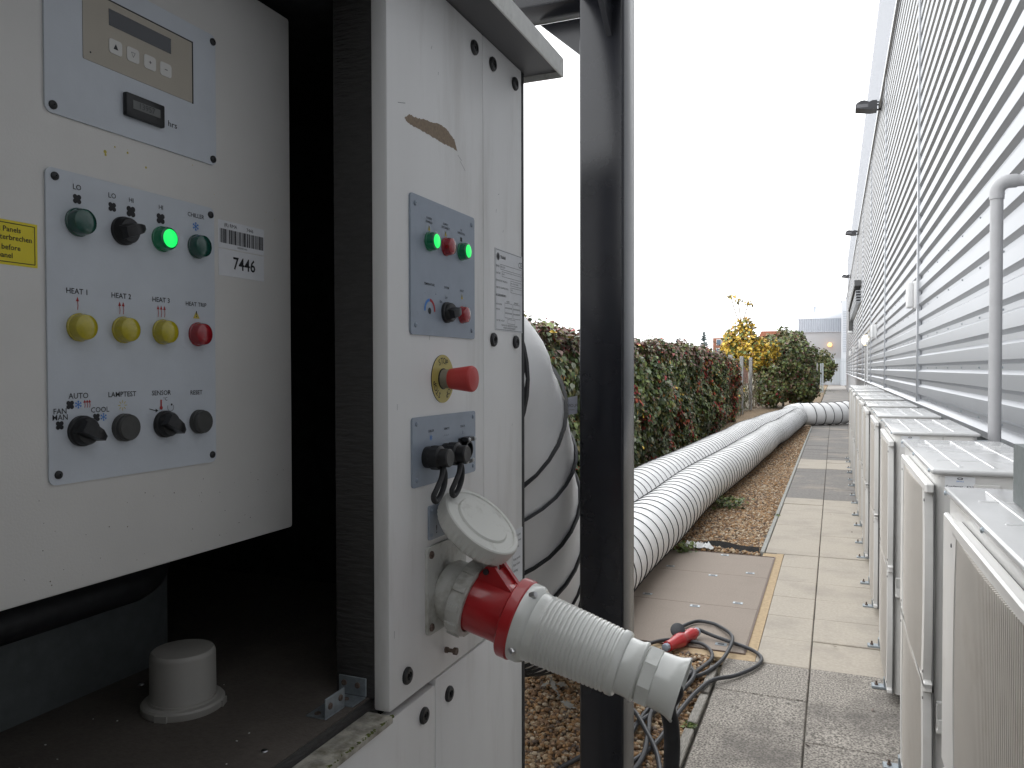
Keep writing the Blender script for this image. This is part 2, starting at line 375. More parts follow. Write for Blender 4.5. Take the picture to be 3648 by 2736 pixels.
pebbles('gravel', 21000, -2.3, -.605, 2.2, 4.44, .006, .019, 'brown and cream pebbles under the steel post and cables')
pebbles('gravel', 24000, -1.75, -.59, 7.02, 13.5, .008, .021, 'brown gravel strip between white ducts and paved path')
pebbles('gravel', 11000, -1.5, -.59, 13.5, 23, .010, .024, 'far stretch of brown gravel beside the ducts')
pebbles('gravel', 5000, -1.8, -1.35, 4.44, 7.1, .008, .02, 'gravel under the white ducts beside the brown cover')
# things lying on the ground
b = M(); pts = [(-1.09, 7.20, .02), (-1.0, 7.22, .035), (-.88, 7.18, .04), (-.78, 7.14, .03), (-.68, 7.12, .028), (-.60, 7.12, .03)]
sp = spline(pts, 6)
for k in range(len(sp)-1):
    a, c = sp[k], sp[k+1]; b.add([(a.x, a.y-.02, -.02), (a.x, a.y, a.z+.012), (a.x, a.y+.035, -.01), (c.x, c.y-.02, -.02), (c.x, c.y, c.z+.012), (c.x, c.y+.035, -.01)], [(0, 3, 4, 1), (1, 4, 5, 2)])
obj('rubber_membrane', b, 'membrane', label='black rubber strip lying across the end of the gravel', cat='membrane', loc=(-.85, 7.15, 0))
b = M(); n = 14; hh = [[.012+.05*abs(math.sin(i*1.7+j*.9)*math.cos(j*1.3-i*.6))*(1 if 0 < i < n and 0 < j < 6 else .2) for j in range(7)] for i in range(n+1)]
V = [(-1.24+.26*i/n+.01*math.sin(3*j), 7.02+.02*math.sin(i*.8)+.16*j/6*(1-.45*i/n), hh[i][j]) for i in range(n+1) for j in range(7)]
b.add(V, [(i*7+j, (i+1)*7+j, (i+1)*7+j+1, i*7+j+1) for i in range(n) for j in range(6)])
obj('plastic_rag', b, 'rag_white', label='crumpled white plastic rag beside the near white duct', cat='rag', loc=(-1.15, 7.1, 0), ang=60)
b = M()
for q in ([(-1.33, 3.78, .02), (-1.30, 3.66, .05), (-1.24, 3.6, .01), (-1.2, 3.5, .03), (-1.1, 3.47, .01)], [(-1.36, 3.66, .01), (-1.28, 3.68, .03), (-1.22, 3.70, .01)]):
    sp = spline(q, 6)
    for k in range(len(sp)-1):
        a, c = sp[k], sp[k+1]; wv = Vector((.006, .006, .010*math.sin(k))); b.add([a-wv, c-wv, c+wv, a+wv], [(0, 1, 2, 3)])
obj('tape_scrap', b, 'edging_conc', label='torn pale tape scraps on gravel below the near duct', cat='tape', loc=(-1.25, 3.6, 0))

# ================================================================== the big air conditioning unit
A = -.535
unit = thing('air_conditioning_unit', 'large white outdoor air conditioning unit with open compartment and lit control plates', 'air conditioner', (-1.15, .3, 0))
def up_(n, b, m, ang=35, **k): return obj(n, b, m, unit, ang, **k)
sidep = up_('side_panel', M().box(-.5595, A, .878, 1.1785, 1.150, 2.1485, bev=.0035), 'unit_white', label='tall white side panel carrying the control plates')
up_('side_panel', M().box(-.5595, A-.0006, 1.1795, 1.350, 1.150, 2.1485, bev=.002), 'unit_white', label='narrow white side panel with rating plate')
up_('lower_panel', M().box(-.5595, A-.0015, 1.0085, 1.350, .26, 1.1465, bev=.002), 'unit_white')
up_('lower_panel', M().box(-.5595, A-.0015, -.85, 1.0065, .26, 1.139, bev=.002), 'unit_white')
led = up_('ledge', M().box(-.566, -.527, -.85, .874, 1.1405, 1.1500, bev=.002), 'ledge_dirty')
b = M()
for i in range(150):
    y = random.uniform(.5, .875); r = random.uniform(.0008, .0024); o = len(b.v)
    b.add([(-.528+random.uniform(-.003, .001)+p[0]*r, y+p[1]*r*1.8, 1.1490+p[2]*r*.7) for p in ICO], [tuple(f) for f in ICF])
obj('moss', b, 'moss', led, kind='stuff')
up_('frame_rail', M().box(-.62, -.5665, -.85, .90, 1.085, 1.1625, bev=.002), 'foam_black')
up_('frame_post', M().box(-.620, -.5600, .8800, .945, 1.1635, 2.148, bev=.003), 'foam_black')
up_('frame_post', M().box(-.618, -.5605, -.85, -.12, 1.1635, 2.148, bev=.003), 'foam_black')
door = M().box(-.5595, A, .0, .78, 1.155, 2.145, 0, bev=.003)  .box(-.585, -.5600, .03, .75, 1.18, 2.12, 1)  # unseen door leaf, added to block light and darken the cabinet
ca_, sa_ = math.cos(R(-112)), math.sin(R(-112)); door.v = [(-.535+(x+.535)*ca_-y*sa_, -.12+(x+.535)*sa_+y*ca_, z) for x, y, z in door.v]
up_('added_door', door, ['unit_white', 'foam_black'], label='added unseen door leaf with black lining, shading the cabinet')
up_('compartment_floor', M().box(-1.55, -.5685, -.84, 1.33, 1.1450, 1.1642), 'ply_brown')
up_('back_sheet', M().box(-.94, -.925, -.84, .885, 1.1645, 1.62), 'galv', label='galvanised sheet at the back of the open compartment')
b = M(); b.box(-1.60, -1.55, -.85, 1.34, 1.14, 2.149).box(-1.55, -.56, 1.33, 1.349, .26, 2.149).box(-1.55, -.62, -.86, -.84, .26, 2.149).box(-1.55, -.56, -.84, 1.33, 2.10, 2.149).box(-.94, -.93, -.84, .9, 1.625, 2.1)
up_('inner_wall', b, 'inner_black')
up_('back_wall', M().box(-1.80, -1.605, -.85, 1.349, .26, 2.149), 'unit_white')
up_('end_wall', M().box(-1.80, -.562, 1.3495, 1.362, .26, 2.149), 'unit_white')
up_('end_wall', M().box(-1.80, -.562, -.875, -.861, .26, 2.149), 'unit_white')
up_('corner_seal', M().box(-.561, -.5365, 1.3508, 1.366, .26, 2.1495, bev=.002), 'black_rubber', label='black rubber seal at the end of the white panels')
up_('base_skid', M().box(-1.8, -.57, -.85, 1.34, .0, .12).box(-1.78, -.60, -.83, 1.32, .12, .26), 'lamp_black')
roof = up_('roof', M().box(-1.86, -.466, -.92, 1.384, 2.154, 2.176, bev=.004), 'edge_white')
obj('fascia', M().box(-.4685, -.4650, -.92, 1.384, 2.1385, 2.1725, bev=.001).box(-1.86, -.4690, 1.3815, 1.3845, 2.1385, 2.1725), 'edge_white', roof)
obj('soffit', M().box(-.560, -.4700, -.91, 1.381, 2.1495, 2.1535), 'soffit_shade', roof)
for i, (y, z) in enumerate(((1.142, 2.113), (1.215, 2.113), (1.314, 2.113), (1.216, 1.650), (1.316, 1.649), (.922, 1.184), (1.049, 1.110), (.971, 1.109), (.70, 1.06))):
    x = A if z > 1.15 else A-.0015
    bo = up_('panel_bolt', M().lathe([(.0118, 0), (.0118, .0025), (.0100, .0045), (.0060, .0050), (.0052, .0030), (.0030, .0030), (.0028, .0012), (0, .0012)], (x, y, z), (1, 0, 0), 24), 'black_plastic')
# bare scrape, weather marks
SCR = [(0.923, 1.9381), (0.9361, 1.9458), (.955, 1.947), (0.9752, 1.9506), (1.0, 1.9535), (1.0258, 1.9583), (1.0481, 1.9564), (1.0711, 1.9482), (1.0815, 1.9336), (1.067, 1.9345), (1.0525, 1.9338), (1.03, 1.9325), (1.0083, 1.9333), (0.967, 1.9337), (.945, 1.9328), (0.9285, 1.9342)]
jag = []
for q in range(len(SCR)):
    (ya, za), (yb, zb) = SCR[q], SCR[(q+1) % len(SCR)]
    for k in range(7): jag.append((ya+(yb-ya)*k/7+random.uniform(-.0004, .0004), za+(zb-za)*k/7+random.uniform(-.0009, .0009)))
up_('paint_scrape', M().prism(jag, A, A+.0003), 'scrape', label='bare brown paint scrape on the white panel')
b = M()
for (y, z, l, a) in ((.915, 1.955, .02, .25), (1.10, 1.915, .02, -.55), (1.09, 1.925, .014, -.4), (1.0, 2.06, .006, 1.2), (1.02, 2.03, .005, 1.4), (1.23, 1.87, .007, 1.2), (1.26, 1.84, .006, 1.), (1.24, 1.9, .005, .6), (.99, 1.645, .006, 1.5), (1.3, 1.5, .005, 1.), (.9, 1.55, .008, 1.55), (.89, 1.25, .01, 1.5)):
    b.line((y-l/2*math.cos(a), z-l/2*math.sin(a)), (y+l/2*math.cos(a), z+l/2*math.sin(a)), .0007, A+.0003)
obj('scuff_marks', b, 'ink_grey', sidep, kind='stuff')
# --- prints
def fan(b, y, z, s, x, m=0):
    for k in range(4):
        a = math.pi/4+k*math.pi/2; b.disc(y+s*.32*math.cos(a), z+s*.32*math.sin(a), s*.27, x, m, 10)
    b.disc(y, z, s*.2, x+.00003, m, 8)
def snow(b, y, z, s, x, m):
    for k in range(3):
        a = math.pi/2+k*math.pi/3; c, q = math.cos(a)*s/2, math.sin(a)*s/2; b.line((y-c, z-q), (y+c, z+q), s*.10, x+.00001*k, m)
        for e in (1, -1):
            for d in (-.6, .6): b.line((y+e*c*.55, z+e*q*.55), (y+e*c*.55+math.cos(a+d)*e*s*.22, z+e*q*.55+math.sin(a+d)*e*s*.22), s*.07, x+.00005+.00001*k, m)
def arrows(b, y, z, n, x, m, h=.013, gap=.0045):
    for k in range(n):
        yy = y+(k-(n-1)/2)*gap
        b.line((yy, z-h/2), (yy+.0006, z-h/6), .0007, x, m); b.line((yy+.0006, z-h/6), (yy, z+h*.2), .0007, x, m); b.flat([(yy-.0018, z+h*.15), (yy+.0018, z+h*.15), (yy, z+h/2)], x, m)
def lamp(parent, y, z, r, x, mats, h=.013, name='lamp'):
    p = [(r*1.0, 0), (r*1.0, h*.15), (r*.94, h*.2), (r*.94, h*.62), (r*.86, h*.9), (r*.72, h), (r*.35, h*1.08), (0, h*1.1)]
    return obj(name, M().lathe(p, (x, y, z), (1, 0, 0), 28, mats=[0, 0, 0, 0, 0, 1, 1] if len(mats) > 1 else [0]*7), mats, parent)
def knob(parent, y, z, r, x, ang, size=1.):
    b = M().lathe([(r, 0), (r, .004), (r*.92, .0055), (r*.9, .010), (r*.80, .012), (0, .012)], (x, y, z), (1, 0, 0), 28)
    # lever: wedge from one side over the centre to a nose beyond the rim
    c, s = math.cos(ang), math.sin(ang)
    def T(a, t, h): return (x+h, y+a*c-t*s, z+a*s+t*c)
    w0 = r*.52; L = r*1.32*size
    sec = [(-r*.8, w0*.95), (-r*.2, w0), (r*.45, w0*.85), (L*.86, w0*.42), (L, w0*.18)]
    V = []
    for k, (a, t) in enumerate(sec):
        hh = [.020, .023, .022, .017, .013][k]; V += [T(a, -t, .010 if k < 3 else .006), T(a, t, .010 if k < 3 else .006), T(a, t*.72, hh), T(a, -t*.72, hh)]
    F = [(3, 2, 1, 0)]
    for k in range(4):
        o = k*4; F += [(o+i, o+(i+1) % 4, o+4+(i+1) % 4, o+4+i) for i in range(4)]
    F.append((16, 17, 18, 19)); b.add(V, F)
    mk = M()
    ob = obj('knob', b, 'black_plastic', parent)
    return ob
def button(parent, y, z, r, x): return obj('push_button', M().lathe([(r, 0), (r, .005), (r*.93, .0055), (r*.93, .0095), (r*.84, .011), (r*.2, .0108), (0, .0108)], (x, y, z), (1, 0, 0), 28), 'dark_button', parent)
def screw(parent, y, z, r, x, m='steel_bright', name='screw'): return obj(name, M().lathe([(r, 0), (r*.95, r*.35), (r*.6, r*.6), (r*.22, r*.62), (r*.2, r*.3), (0, r*.3)], (x, y, z), (1, 0, 0), 14), m, parent)

PA = A+.003
pa = up_('status_plate', M().rrect(.9325, 1.1365, 1.648, 1.8405, .005, A+.0001, PA), 'plate_grey', label='blue-grey status plate with two lit green lamps and system switch')
for y, z in ((.945, 1.828), (1.1255, 1.828), (.945, 1.661), (1.1255, 1.661)): screw(pa, y, z, .0036, PA, 'plate_grey')
b = M(); X = PA+.0003
for st, y, z in (('POWER', .985, 1.8135), ('ENABLED', .985, 1.8085), ('SUPPLY', 1.036, 1.8135), ('INCORRECT', 1.036, 1.8085), ('IN', 1.088, 1.8135), ('OPERATION', 1.088, 1.8085), ('TEMPERATURE', .985, 1.7205), ('SYSTEM', 1.038, 1.7205), ('FAULT', 1.090, 1.7205), ('OFF', 1.037, 1.7055), ('ON', 1.020, 1.6985), ('+', 1.004, 1.708), ('-', .972, 1.708)):
    b.text(st, y, z, .0034, X, 0, bold=.015)
for y in (.985, 1.036, 1.090):
    z = 1.8005 if y < 1.05 else 1.712
    b.flat([(y-.0035, z-.004), (y+.0035, z-.004), (y, z+.004)], X, 3); b.text('!', y, z-.0008, .0055, X+.0002, 0, bold=.03)
fan(b, 1.088, 1.7995, .007, X)
for k in range(12):
    a0, a1 = math.pi*(1.03-1.06*k/12), math.pi*(1.03-1.06*(k+1)/12); mi = 1 if k < 6 else 2
    b.flat([(.986+rr*math.cos(a), 1.684+rr*math.sin(a)) for rr, a in ((.0165, a0), (.0165, a1), (.0125, a1), (.0125, a0))], X, mi)
b.disc(.9855, 1.683, .0047, X, 0)
obj('lettering', b, ['ink', 'ink_blue', 'ink_red', 'ink_yellow'], pa)
for y, mt in ((.985, ('lens_green_rim', 'lens_green_on')), (1.036, ('lens_red',)), (1.088, ('lens_green_rim', 'lens_green_on'))): lamp(pa, y, 1.781, .0138, PA, mt, .013)
lamp(pa, 1.090, 1.684, .0135, PA, ('lens_red',), .011); knob(pa, 1.0365, 1.684, .0155, PA, R(18))
es = up_('emergency_stop', M().lathe([(.0355, 0), (.0355, .0012), (0, .0012)], (A+.0002, 1.0295, 1.586), (1, 0, 0), 48, mats=[1, 0]), ['stop_yellow', 'ink'], label='yellow disc lettered STOP with red mushroom button')
obj('collar', M().lathe([(.0155, 0), (.0155, .0010), (.0140, .0012), (.0135, .017), (.010, .017)], (A+.0014, 1.0295, 1.586), (1, 0, 0), 28, mats=[1, 1, 0, 0]), ['collar_grey', 'ink'], es)
obj('button', M().lathe([(.010, .012), (.0140, .0125), (.0150, .0135), (.0192, .046), (.0188, .0485), (.0172, .0505), (.009, .0525), (0, .053)], (A+.0012, 1.0295, 1.586), (1, 0, 0), 36), 'estop_red', es)
b = M()
for a0 in (90, 218, 322):
    for k, ch in enumerate('STOP'):
        a = R(a0+(25.5-17*k)); rr = .0262; b.text(ch, 1.0295+rr*math.cos(a), 1.586+rr*math.sin(a), .0092, A+.0017, rot=a-math.pi/2, bold=.012)
obj('lettering', b, 'ink', es)
pb = up_('socket_plate', M().rrect(.9355, 1.138, 1.4365, 1.5335, .005, A+.0001, PA), 'plate_grey', label='blue-grey plate with three black connector sockets')
for y, z in ((.9465, 1.5245), (1.1285, 1.5245), (.9465, 1.4465), (1.1285, 1.4465)): screw(pb, y, z, .0034, PA, 'plate_grey')
b = M()
for st, y in (('CHILLER', .988), ('REMOTE', 1.037), ('SENSOR', 1.091)): b.text(st, y, 1.512, .0034, X, 0, bold=.012)
snow(b, .988, 1.5025, .008, X, 1)
for k in range(3): b.line((1.027+.006*k, 1.501), (1.032+.006*k, 1.5035), .0006, X, 2)
b.line((1.091, 1.500), (1.091, 1.505), .0008, X, 0)
obj('lettering', b, ['ink', 'ink_blue', 'ink_grey'], pb)
for i, y in enumerate((.975, 1.030, 1.091)):
    z = 1.476; b = M()
    if i < 2:
        b.lathe([(.0150, 0), (.0155, .004), (.0150, .009), (.0165, .010), (.0165, .022), (.0130, .024), (.0130, .036), (.0115, .038), (0, .0375)], (PA, y, z), (1, 0, 0), 24, knurl=([3, 4], .05))
        sk = obj('connector', b, 'black_plastic', pb)
        c = (PA+.026, y-.004, z-.014); lp = [(c[0], c[1]+.004, c[2]), (c[0]+.002, c[1]-.004, c[2]-.012), (c[0]+.002, c[1]-.016, c[2]-.024), (c[0], c[1]-.024, c[2]-.036), (c[0], c[1]-.018, c[2]-.044), (c[0], c[1]-.004, c[2]-.038), (c[0], c[1]+.008, c[2]-.024), (c[0], c[1]+.010, c[2]-.010), (c[0], c[1]+.005, c[2])]
        obj('cap_strap', M().tube(spline(lp, 6), .0040, 8), 'black_rubber', sk)
    else:
        b.box(PA, PA+.004, y-.016, y+.016, z-.019, z+.019, bev=.002).lathe([(.0135, .003), (.0135, .012), (.011, .0125), (.011, .005), (0, .005)], (PA, y, z), (1, 0, 0), 24).box(PA+.004, PA+.016, y-.015, y+.012, z+.013, z+.020, bev=.002).box(PA+.004, PA+.013, y-.013, y+.011, z-.021, z-.015, bev=.002)
        sk = obj('connector', b, 'black_plastic', pb)
        for dy, dz in ((-.010, .0165), (.010, .0165), (-.010, -.0175), (.010, -.0165)): screw(sk, y+dy, z+dz, .0032, PA+.0162 if dz > 0 else PA+.0132)
pc = up_('small_plate', M().rrect(.983, 1.062, 1.3555, 1.4045, .003, A+.0001, PA), 'plate_grey')
screw(pc, .990, 1.398, .0028, PA, 'plate_grey'); screw(pc, .990, 1.362, .0028, PA, 'plate_grey')
obj('lettering', M().text('!', 1.004, 1.368, .012, X, bold=.03), 'ink', pc)
rp = up_('rating_plate', M().box(A-.0005, A+.0008, 1.2245, 1.3485, 1.6665, 1.807), 'sticker_white', label='printed maker rating plate on the narrow panel')
b = M(); X = A+.0011; b.ring(1.2265, 1.3465, 1.6685, 1.805, .0007, X, 0); b.disc(1.236, 1.7935, .0068, X, 1); b.disc(1.236, 1.7935, .0045, X+.0001, 0); b.text('TRANE', 1.2455, 1.7935, .0055, X, 0, align='LEFT', bold=.03); b.text('CE', 1.3375, 1.789, .011, X, 0, sx=.9)
for st, z, y1, tx in (('MODEL', 1.777, 1.246, 'AIR COND'), ('UNIT REF', 1.765, 1.253, 'UNIT 1'), ('TRANE SALES ORDER No.', 1.7525, 1.292, 'AIR CONDITIONER'), ('YEAR OF CONSTRUCTION', 1.7405, 1.292, '1999')):
    b.text(st, 1.2275, z, .0032, X, 0, align='LEFT'); b.ring(y1, 1.345, z-.0042, z+.0042, .0005, X, 0); b.text(tx, y1+.001, z, .003, X, 1, align='LEFT')
b.text('ACCESSORIES/BTU', 1.2275, 1.7275, .0038, X, 0, align='LEFT', bold=.02); b.text('SUPPLY', 1.280, 1.7185, .0032, X); b.text('EXHAUST', 1.318, 1.7185, .0032, X)
for st, z in (('AIR VOLUME', 1.712), ('MOTOR', 1.703), ('UNIT DRY WEIGHT', 1.684)): b.text(st, 1.2275, z, .003, X, 0, align='LEFT')
for y0, z in ((1.265, 1.712), (1.303, 1.712), (1.265, 1.703), (1.303, 1.703), (1.265, 1.694), (1.303, 1.694), (1.278, 1.684)): b.ring(y0, y0+.034, z-.0038, z+.0038, .0005, X, 0)
b.text('TRANE UK LTD  BASINGSTOKE  ENGLAND', 1.2865, 1.6765, .0031, X, sx=.9); b.text('MADE IN UNITED KINGDOM', 1.2865, 1.6720, .0031, X)
obj('lettering', b, ['ink', 'ink_grey'], rp)
nt_ = up_('paper_notice', M().box(A-.0005, A+.0004, 1.30, 1.3485, 1.19, 1.307), 'sticker_white')
b = M()
for k, st in enumerate(['Do not open', 'before power', 'is isolated', '', 'Keep panels', 'fitted while', 'running', '', 'Warning']): b.text(st, 1.303, 1.297-.0105*k, .005, A+.0007, 0, align='LEFT')
obj('lettering', b, 'ink', nt_)
# --- power inlet on its square flange, axis dips 16 degrees
AX = Vector((math.cos(R(16)), 0, -math.sin(R(16)))); O = Vector((A+.004, 1.036, 1.2745))
inl = up_('power_inlet', M().rrect(.974, 1.098, 1.2205, 1.3465, .008, A+.0001, A+.005).lathe([(.040, -.004), (.045, .004), (.0455, .012), (.0455, .026), (.050, .027)], O, AX, 40), 'inlet_white', label='white square power inlet with ribbed collar')
for y, z in ((.984, 1.3355), (.984, 1.2315), (1.088, 1.3355), (1.088, 1.2315)): screw(inl, y, z, .0058, A+.005, 'rust_steel', 'bolt')
b = M().lathe([(.046, .024), (.0535, .026), (.0555, .029), (.0555, .047), (.0540, .050), (.047, .050), (.047, .042)], O, AX, 48)
for k in range(12):
    a, u, v = frame(AX); t = 2*math.pi*k/12; d = u*math.cos(t)+v*math.sin(t); q = a.cross(d); c0 = O+a*.038+d*.0557
    V = [c0+a*sa*.009+q*sq*.0045+d*sd for sd in (-.002, .0022) for sa, sq in ((-1, -1), (1, -1), (1, 1), (-1, 1))]
    b.add(V, [(0, 3, 2, 1), (4, 5, 6, 7), (0, 1, 5, 4), (1, 2, 6, 5), (2, 3, 7, 6), (3, 0, 4, 7)])
obj('collar_ring', b, 'inlet_white', inl)
up_('stub_bolt', M().lathe([(.0045, 0), (.0045, .004), (.003, .004), (.003, .014), (.0055, .014), (.0055, .019), (0, .019)], (A, 1.037, 1.181), (1, 0, 0), 12), 'rust_steel')
# --- connector
con = thing('power_connector', 'red and white industrial power connector plugged into the white unit', 'connector', tuple(O))
obj('housing', M().lathe([(.0445, .040), (.0460, .046), (.0448, .050), (.0440, .095), (.0448, .104), (.0565, .108), (.0580, .110), (.0580, .124), (.0565, .126), (.045, .126)], O, AX, 48), 'plug_red', con, label='red connector housing')
rb = [(.0560, .126), (.0562, .137), (.0535, .143), (.0495, .1455), (.0490, .152), (.0478, .157)]
h = .158
for k in range(17):
    r0 = .0478-.0044*k/16; rb += [(r0, h), (r0+.0012, h+.0012), (r0+.0012, h+.0036), (r0-.0004, h+.0050)]; h += .0063
rb += [(.0432, h+.001), (.0450, h+.003), (.0450, h+.010), (.0430, h+.013), (.0385, h+.014), (.0385, h+.030), (.0405, h+.034), (.0410, h+.037), (.0390, h+.039), (.034, h+.039)]
handle = obj('handle', M().lathe(rb, O, AX, 56), 'plug_white', con, label='white handle with fine ribs'); hN = h+.037
a, u, v = frame(AX)
for t in (25, 115, 205, 295):
    d = u*math.cos(R(t))+v*math.sin(R(t)); c0 = O+AX*.133+d*.0525
    obj('screw', M().lathe([(.0035, 0), (.0050, .002), (.0050, .0085), (.0040, .011), (0, .0115)], c0-AX*.001, -AX*.0+d*.6+AX*.8, 14), 'steel_bright', handle)
gl = M().lathe([(.034, hN), (.0365, hN+.001), (.0365, hN+.003), (.0350, hN+.004)], O, AX, 40)
gl.lathe([(.0385, hN+.004), (.0410, hN+.006), (.0410, hN+.022), (.0395, hN+.023)], O, AX, 8)
gl.lathe([(.0370, hN+.020), (.0375, hN+.030), (.0380, hN+.040), (.0395, hN+.048), (.0425, hN+.0545), (.0438, hN+.0575), (.0432, hN+.0588), (.0415, hN+.0585), (.036, hN+.046), (.030, hN+.040)], O, AX, 48)
obj('cable_gland', gl, 'plug_white', con, label='white gland nut with flared end')
E0 = O+AX*(hN+.042)
cb = spline([E0, E0+AX*.008+Vector((0, 0, -.006)), Vector((-.203, 1.037, 1.150)), Vector((-.1985, 1.040, 1.118)), Vector((-.200, 1.045, 1.06)), Vector((-.215, 1.06, .90)), Vector((-.27, 1.12, .6)), Vector((-.36, 1.25, .25)), Vector((-.42, 1.45, .06)), Vector((-.50, 1.8, .025)), Vector((-.58, 2.2, .022)), Vector((-.7, 2.6, .022))], 10)
obj('cable', M().tube(cb, .0108, 14), 'black_rubber', con, label='thick black cable hanging from the gland')
# lid and hinge
n_ = Vector((.66, -.06, .75)).normalized(); C = Vector((-.489, 1.034, 1.3600))
lidp = [(.050, -.004), (.0560, -.002), (.0600, .000), (.0625, .004), (.0635, .022), (.0640, .0235), (.0640, .0262), (.0620, .0278), (.0565, .0280), (.0550, .0262), (.0430, .0262), (.0420, .0275), (.0405, .0290), (0, .0290)]
lid = obj('lid', M().lathe(lidp, C, n_, 88, knurl=([3, 4], .035)), 'lid_white', con, label='round white screw cap standing open above the connector')
b = M(); hz = Vector((-.4515, 1.036, 1.309)); e = (hz-C).normalized()
for dy in (-.016, .016):
    b.add([(x, 1.036+dy+t, z) for t in (-.004, .004) for x, z in ((-.478, 1.292), (-.470, 1.306), (-.459, 1.318), (-.446, 1.318), (-.428, 1.295), (-.405, 1.266), (-.43, 1.270))], [tuple(reversed(range(7))), tuple(range(7, 14))]+[(i, (i+1) % 7, 7+(i+1) % 7, 7+i) for i in range(7)])
b.add([(x, 1.036+dy, z) for dy in (-.016, .016) for x, z in ((-.455, 1.300), (-.446, 1.310), (-.428, 1.290), (-.405, 1.264), (-.43, 1.270))], [tuple(reversed(range(5))), tuple(range(5, 10))]+[(i, (i+1) % 5, 5+(i+1) % 5, 5+i) for i in range(5)])
obj('hinge_bracket', b, 'plug_red', con)
obj('hinge_pin', M().lathe([(.0045, -.0225), (.0045, .0225)], (-.4585, 1.036, 1.3105), (0, 1, 0), 12), 'ink', con)
b = M().box(-.470, -.450, 1.026, 1.046, 1.303, 1.330, bev=.003); obj('hinge_arm', b, 'lid_white', lid)

# ================================================================== control cabinet inside the compartment
B = -.70
cab = thing('control_cabinet', 'beige steel control cabinet inside the unit with lamps and switches', 'cabinet', (-.8, .5, 1.38))
body = obj('body', M().box(-.915, B, -.12, .8945, 1.3795, 2.085, bev=.004), 'cabinet_beige', cab)
obj('mounting_strut', M().box(-.925, -.9152, -.05, .0, 1.33, 1.6).box(-.925, -.9152, .80, .85, 1.33, 1.6), 'lamp_black', cab)
BP = B+.0022
cp = obj('control_plate', M().rrect(.5255, .7455, 1.488, 1.7955, .007, B+.0001, BP), 'plate_blue', cab, label='pale blue control plate with lamps, switches and legends')
for y, z in ((.535, 1.7875), (.7395, 1.787), (.535, 1.498), (.739, 1.497)): screw(cp, y, z, .0042, BP, 'black_plastic')
b = M(); X = BP+.0003
for st, y, z, s in (('LO', .559, 1.7815, .0055), ('LO', .600, 1.7815, .0055), ('HI', .624, 1.7815, .0050), ('HI', .664, 1.7815, .0050), ('CHILLER', .716, 1.7815, .0050), ('HEAT 1', .558, 1.678, .0056), ('HEAT 2', .610, 1.678, .0056), ('HEAT 3', .663, 1.678, .0056), ('HEAT TRIP', .715, 1.677, .0050), ('AUTO', .558, 1.574, .0058), ('FAN', .5375, 1.5595, .0056), ('MAN', .5375, 1.5535, .0056), ('COOL', .5825, 1.5590, .0056), ('LAMPTEST', .610, 1.574, .0056), ('SENSOR', .662, 1.574, .0054), ('RESET', .714, 1.573, .0052)):
    b.text(st, y, z, s, X, 0, bold=.012)
fan(b, .559, 1.770, .0095, X); fan(b, .600, 1.770, .0095, X); fan(b, .6235, 1.7695, .0115, X); fan(b, .6635, 1.7690, .0115, X); snow(b, .7155, 1.7690, .010, X, 1)
arrows(b, .558, 1.6665, 1, X, 2); arrows(b, .610, 1.6655, 2, X, 2); arrows(b, .663, 1.6655, 3, X, 2)
b.flat([(.710, 1.6605), (.7205, 1.6605), (.7152, 1.6695)], X, 3); b.text('!', .7152, 1.6655, .0075, X+.0002, 0, bold=.02)
fan(b, .5485, 1.5655, .0085, X); snow(b, .5575, 1.5655, .008, X, 1); arrows(b, .5675, 1.566, 3, X, 2, .008, .0028)
fan(b, .537, 1.546, .0085, X); fan(b, .578, 1.5515, .008, X); snow(b, .5865, 1.5515, .008, X, 1)
for k in range(8): a = k*math.pi/4; b.line((.610+.0025*math.cos(a), 1.5625+.0025*math.sin(a)), (.610+.0055*math.cos(a), 1.5625+.0055*math.sin(a)), .0008, X, 3)
b.line((.6615, 1.558), (.6615, 1.5665), .0022, X, 2); b.disc(.6615, 1.5575, .0022, X+.0001, 2); b.text('°C', .6675, 1.567, .004, X, 0); b.line((.645, 1.5570), (.654, 1.5545), .0009, X, 0); b.flat([(.6535, 1.5525), (.6535, 1.5570), (.6575, 1.5545)], X, 0)
for k in range(8): a = R(150+30*k); a1 = R(150+30*(k+1)); b.line((.675+.0045*math.cos(a), 1.5575+.0045*math.sin(a)), (.675+.0045*math.cos(a1), 1.5575+.0045*math.sin(a1)), .0007, X, 4)
b.disc(.6765, 1.5605, .0013, X, 0, 8)
obj('lettering', b, ['ink', 'ink_blue', 'ink_red', 'ink_yellow', 'ink_grey'], cp)
lr = .0142
lamp(cp, .5595, 1.7470, lr, BP, ('lens_green_off',)); lamp(cp, .6650, 1.7465, lr, BP, ('lens_green_rim', 'lens_green_on')); lamp(cp, .7170, 1.7455, lr, BP, ('lens_green_off',))
for y in (.5595, .6120, .6645): lamp(cp, y, 1.6425, lr, BP, ('lens_yellow',))
lamp(cp, .7170, 1.6420, lr, BP, ('lens_red',))
knob(cp, .6130, 1.7470, .0150, BP, R(20), .9); knob(cp, .5605, 1.5390, .0155, BP, R(-28)); knob(cp, .6655, 1.5390, .0152, BP, R(-32)); button(cp, .6110, 1.5390, .0148, BP); button(cp, .7170, 1.5385, .0142, BP)
dp = obj('display_plate', M().rrect(.526, .7500, 1.848, 2.0045, .007, B+.0001, BP), 'plate_blue', cab, label='pale blue plate with display and hour meter')
for y, z in ((.7455, 1.9965), (.534, 1.8555), (.7445, 1.8550), (.534, 1.997)): screw(dp, y, z, .0044, BP, 'black_plastic')
di = obj('display_unit', M().rrect(.5675, .7115, 1.9125, 1.9825, .001, BP-.001, BP+.0008), 'display_beige', dp)
